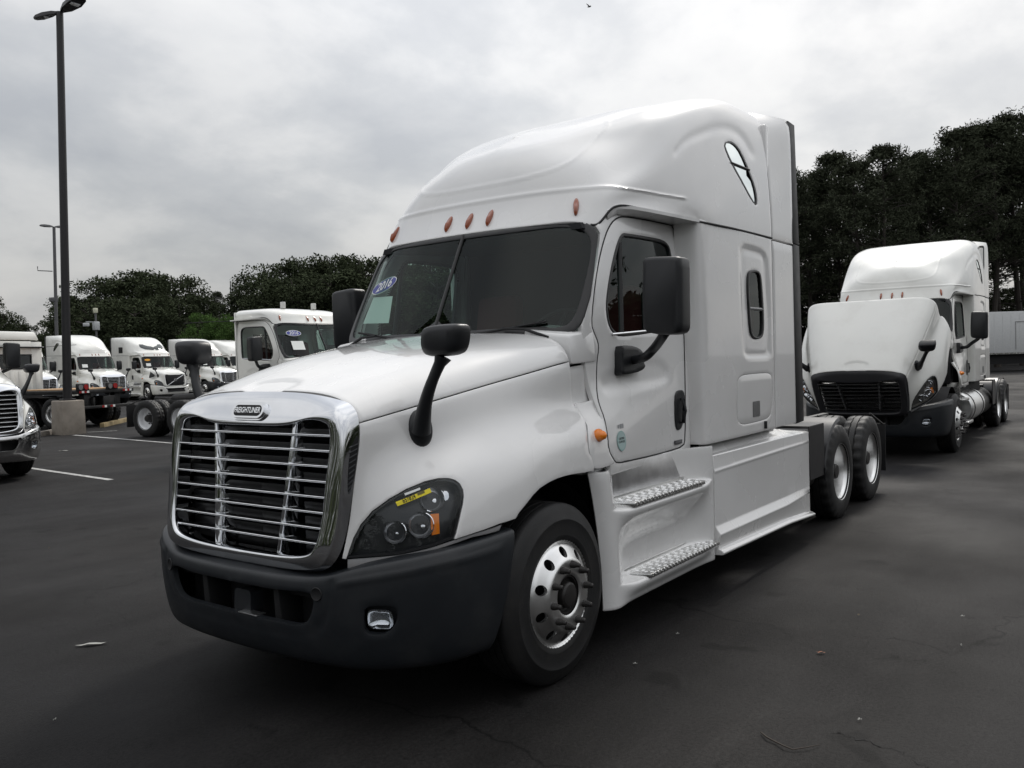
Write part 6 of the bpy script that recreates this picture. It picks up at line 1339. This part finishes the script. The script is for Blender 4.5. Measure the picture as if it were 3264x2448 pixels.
 (72.5, 34.96, 9.69, 'broad', 0, 1.3, 0, 'dark tree low in the wood beyond the back row, 27th from the left', 'dark trees beyond the back row'),
 (71.22, 32.01, 9.62, 'broad', 1, 1.3, 0, 'dark tree low in the wood beyond the back row, 28th from the left', 'dark trees beyond the back row'),
 (68.99, 29.58, 9.74, 'broad', 2, 1.3, 0, 'dark tree low in the wood beyond the back row, 29th from the left', 'dark trees beyond the back row'),
 (72.97, 28.93, 9.58, 'broad', 3, 1.3, 0, 'dark tree low in the wood beyond the back row, 30th from the left', 'dark trees beyond the back row'),
 (74.92, 27.46, 9.22, 'broad', 0, 1.3, 0, 'dark tree low in the wood beyond the back row, 31th from the left', 'dark trees beyond the back row'),
 (39.04, 57.86, 6.71, 'broad', 3, 0.85, 1, 'fresh green leafy tree, the left one in the gap between dark clumps', 'fresh green trees in the gap'),
 (39.8, 56.82, 6.55, 'broad', 1, 0.85, 1, 'fresh green leafy tree, the middle one in the gap between dark clumps', 'fresh green trees in the gap'),
 (40.41, 56.0, 6.0, 'broad', 1, 0.85, 1, 'fresh green leafy tree, the right one in the gap between dark clumps', 'fresh green trees in the gap'),
 (56.74, 81.07, 10.78, 'pine', 1, 0.8, 0, 'small tufted pine rising above the fresh green trees', None),
 (39.55, 99.39, 11.1, 'broad', 0, 0.9, 0, 'dark tree at the left edge behind the cut-off truck, first from the left', 'trees at the left edge'),
 (40.78, 97.71, 9.13, 'broad', 1, 0.9, 0, 'dark tree at the left edge behind the cut-off truck, second from the left', 'trees at the left edge'),
 (41.82, 96.3, 7.85, 'broad', 2, 0.9, 0, 'dark tree at the left edge behind the cut-off truck, third from the left', 'trees at the left edge'),
 (42.54, 95.32, 6.6, 'broad', 3, 0.9, 0, 'dark tree at the left edge behind the cut-off truck, fourth from the left', 'trees at the left edge'),
 (47.15, 97.49, 6.01, 'broad', 2, 0.8, 0, 'small dark tree low on the horizon beside the lamp posts', None)]):
    tree(x, y, h, kind, var, label, group, i*1.7, wide, LEAFG if green else None)

# added trees, unseen behind the camera, to darken horizon reflections in glass, chrome, paint
rng = np.random.default_rng(5); V = []; core = []
for i in range(58):
    a = R(105+270*i/46) + rng.normal(0, .02) if i < 46 else R(71+3.0*(i-46)); rr = rng.uniform(48, 62) if i < 46 else rng.uniform(92, 104); cx, cy = -2+rr*cos(a), -4+rr*sin(a); hh = rng.uniform(8, 14)
    if i < 46 and rr*cos(a) > 10 and rr*sin(a) > -20: continue
    for k in range(7): bm_ = MB().sphere((cx+rng.normal(0, .9), cy+rng.normal(0, .9), hh*(.08+.125*k)), 2.0*(1-.07*k), n=10); core.append(bm_)
    for k in range(34): V.append(leaf_quads(np.array([cx+rng.normal(0, 2.6), cy+rng.normal(0, 2.6), hh*rng.uniform(.03, 1)]), 2.0, 75, .27, rng, .8, .6))
V = np.concatenate(V); n = len(V)//4; me = bpy.data.meshes.new('reflection_trees'); vv = [tuple(p) for p in V]; ff = np.arange(4*n).reshape(-1, 4).tolist()
for q in core: k = len(vv); vv += q.v; ff += [[i+k for i in a] for a in q.f]
me.from_pydata(vv, [], ff); me.materials.append(LEAFB)
o = bpy.data.objects.new('reflection_trees', me); C.objects.link(o); tag(o, 'added unseen trees behind the camera that darken the reflected horizon', 'trees', kind='stuff')
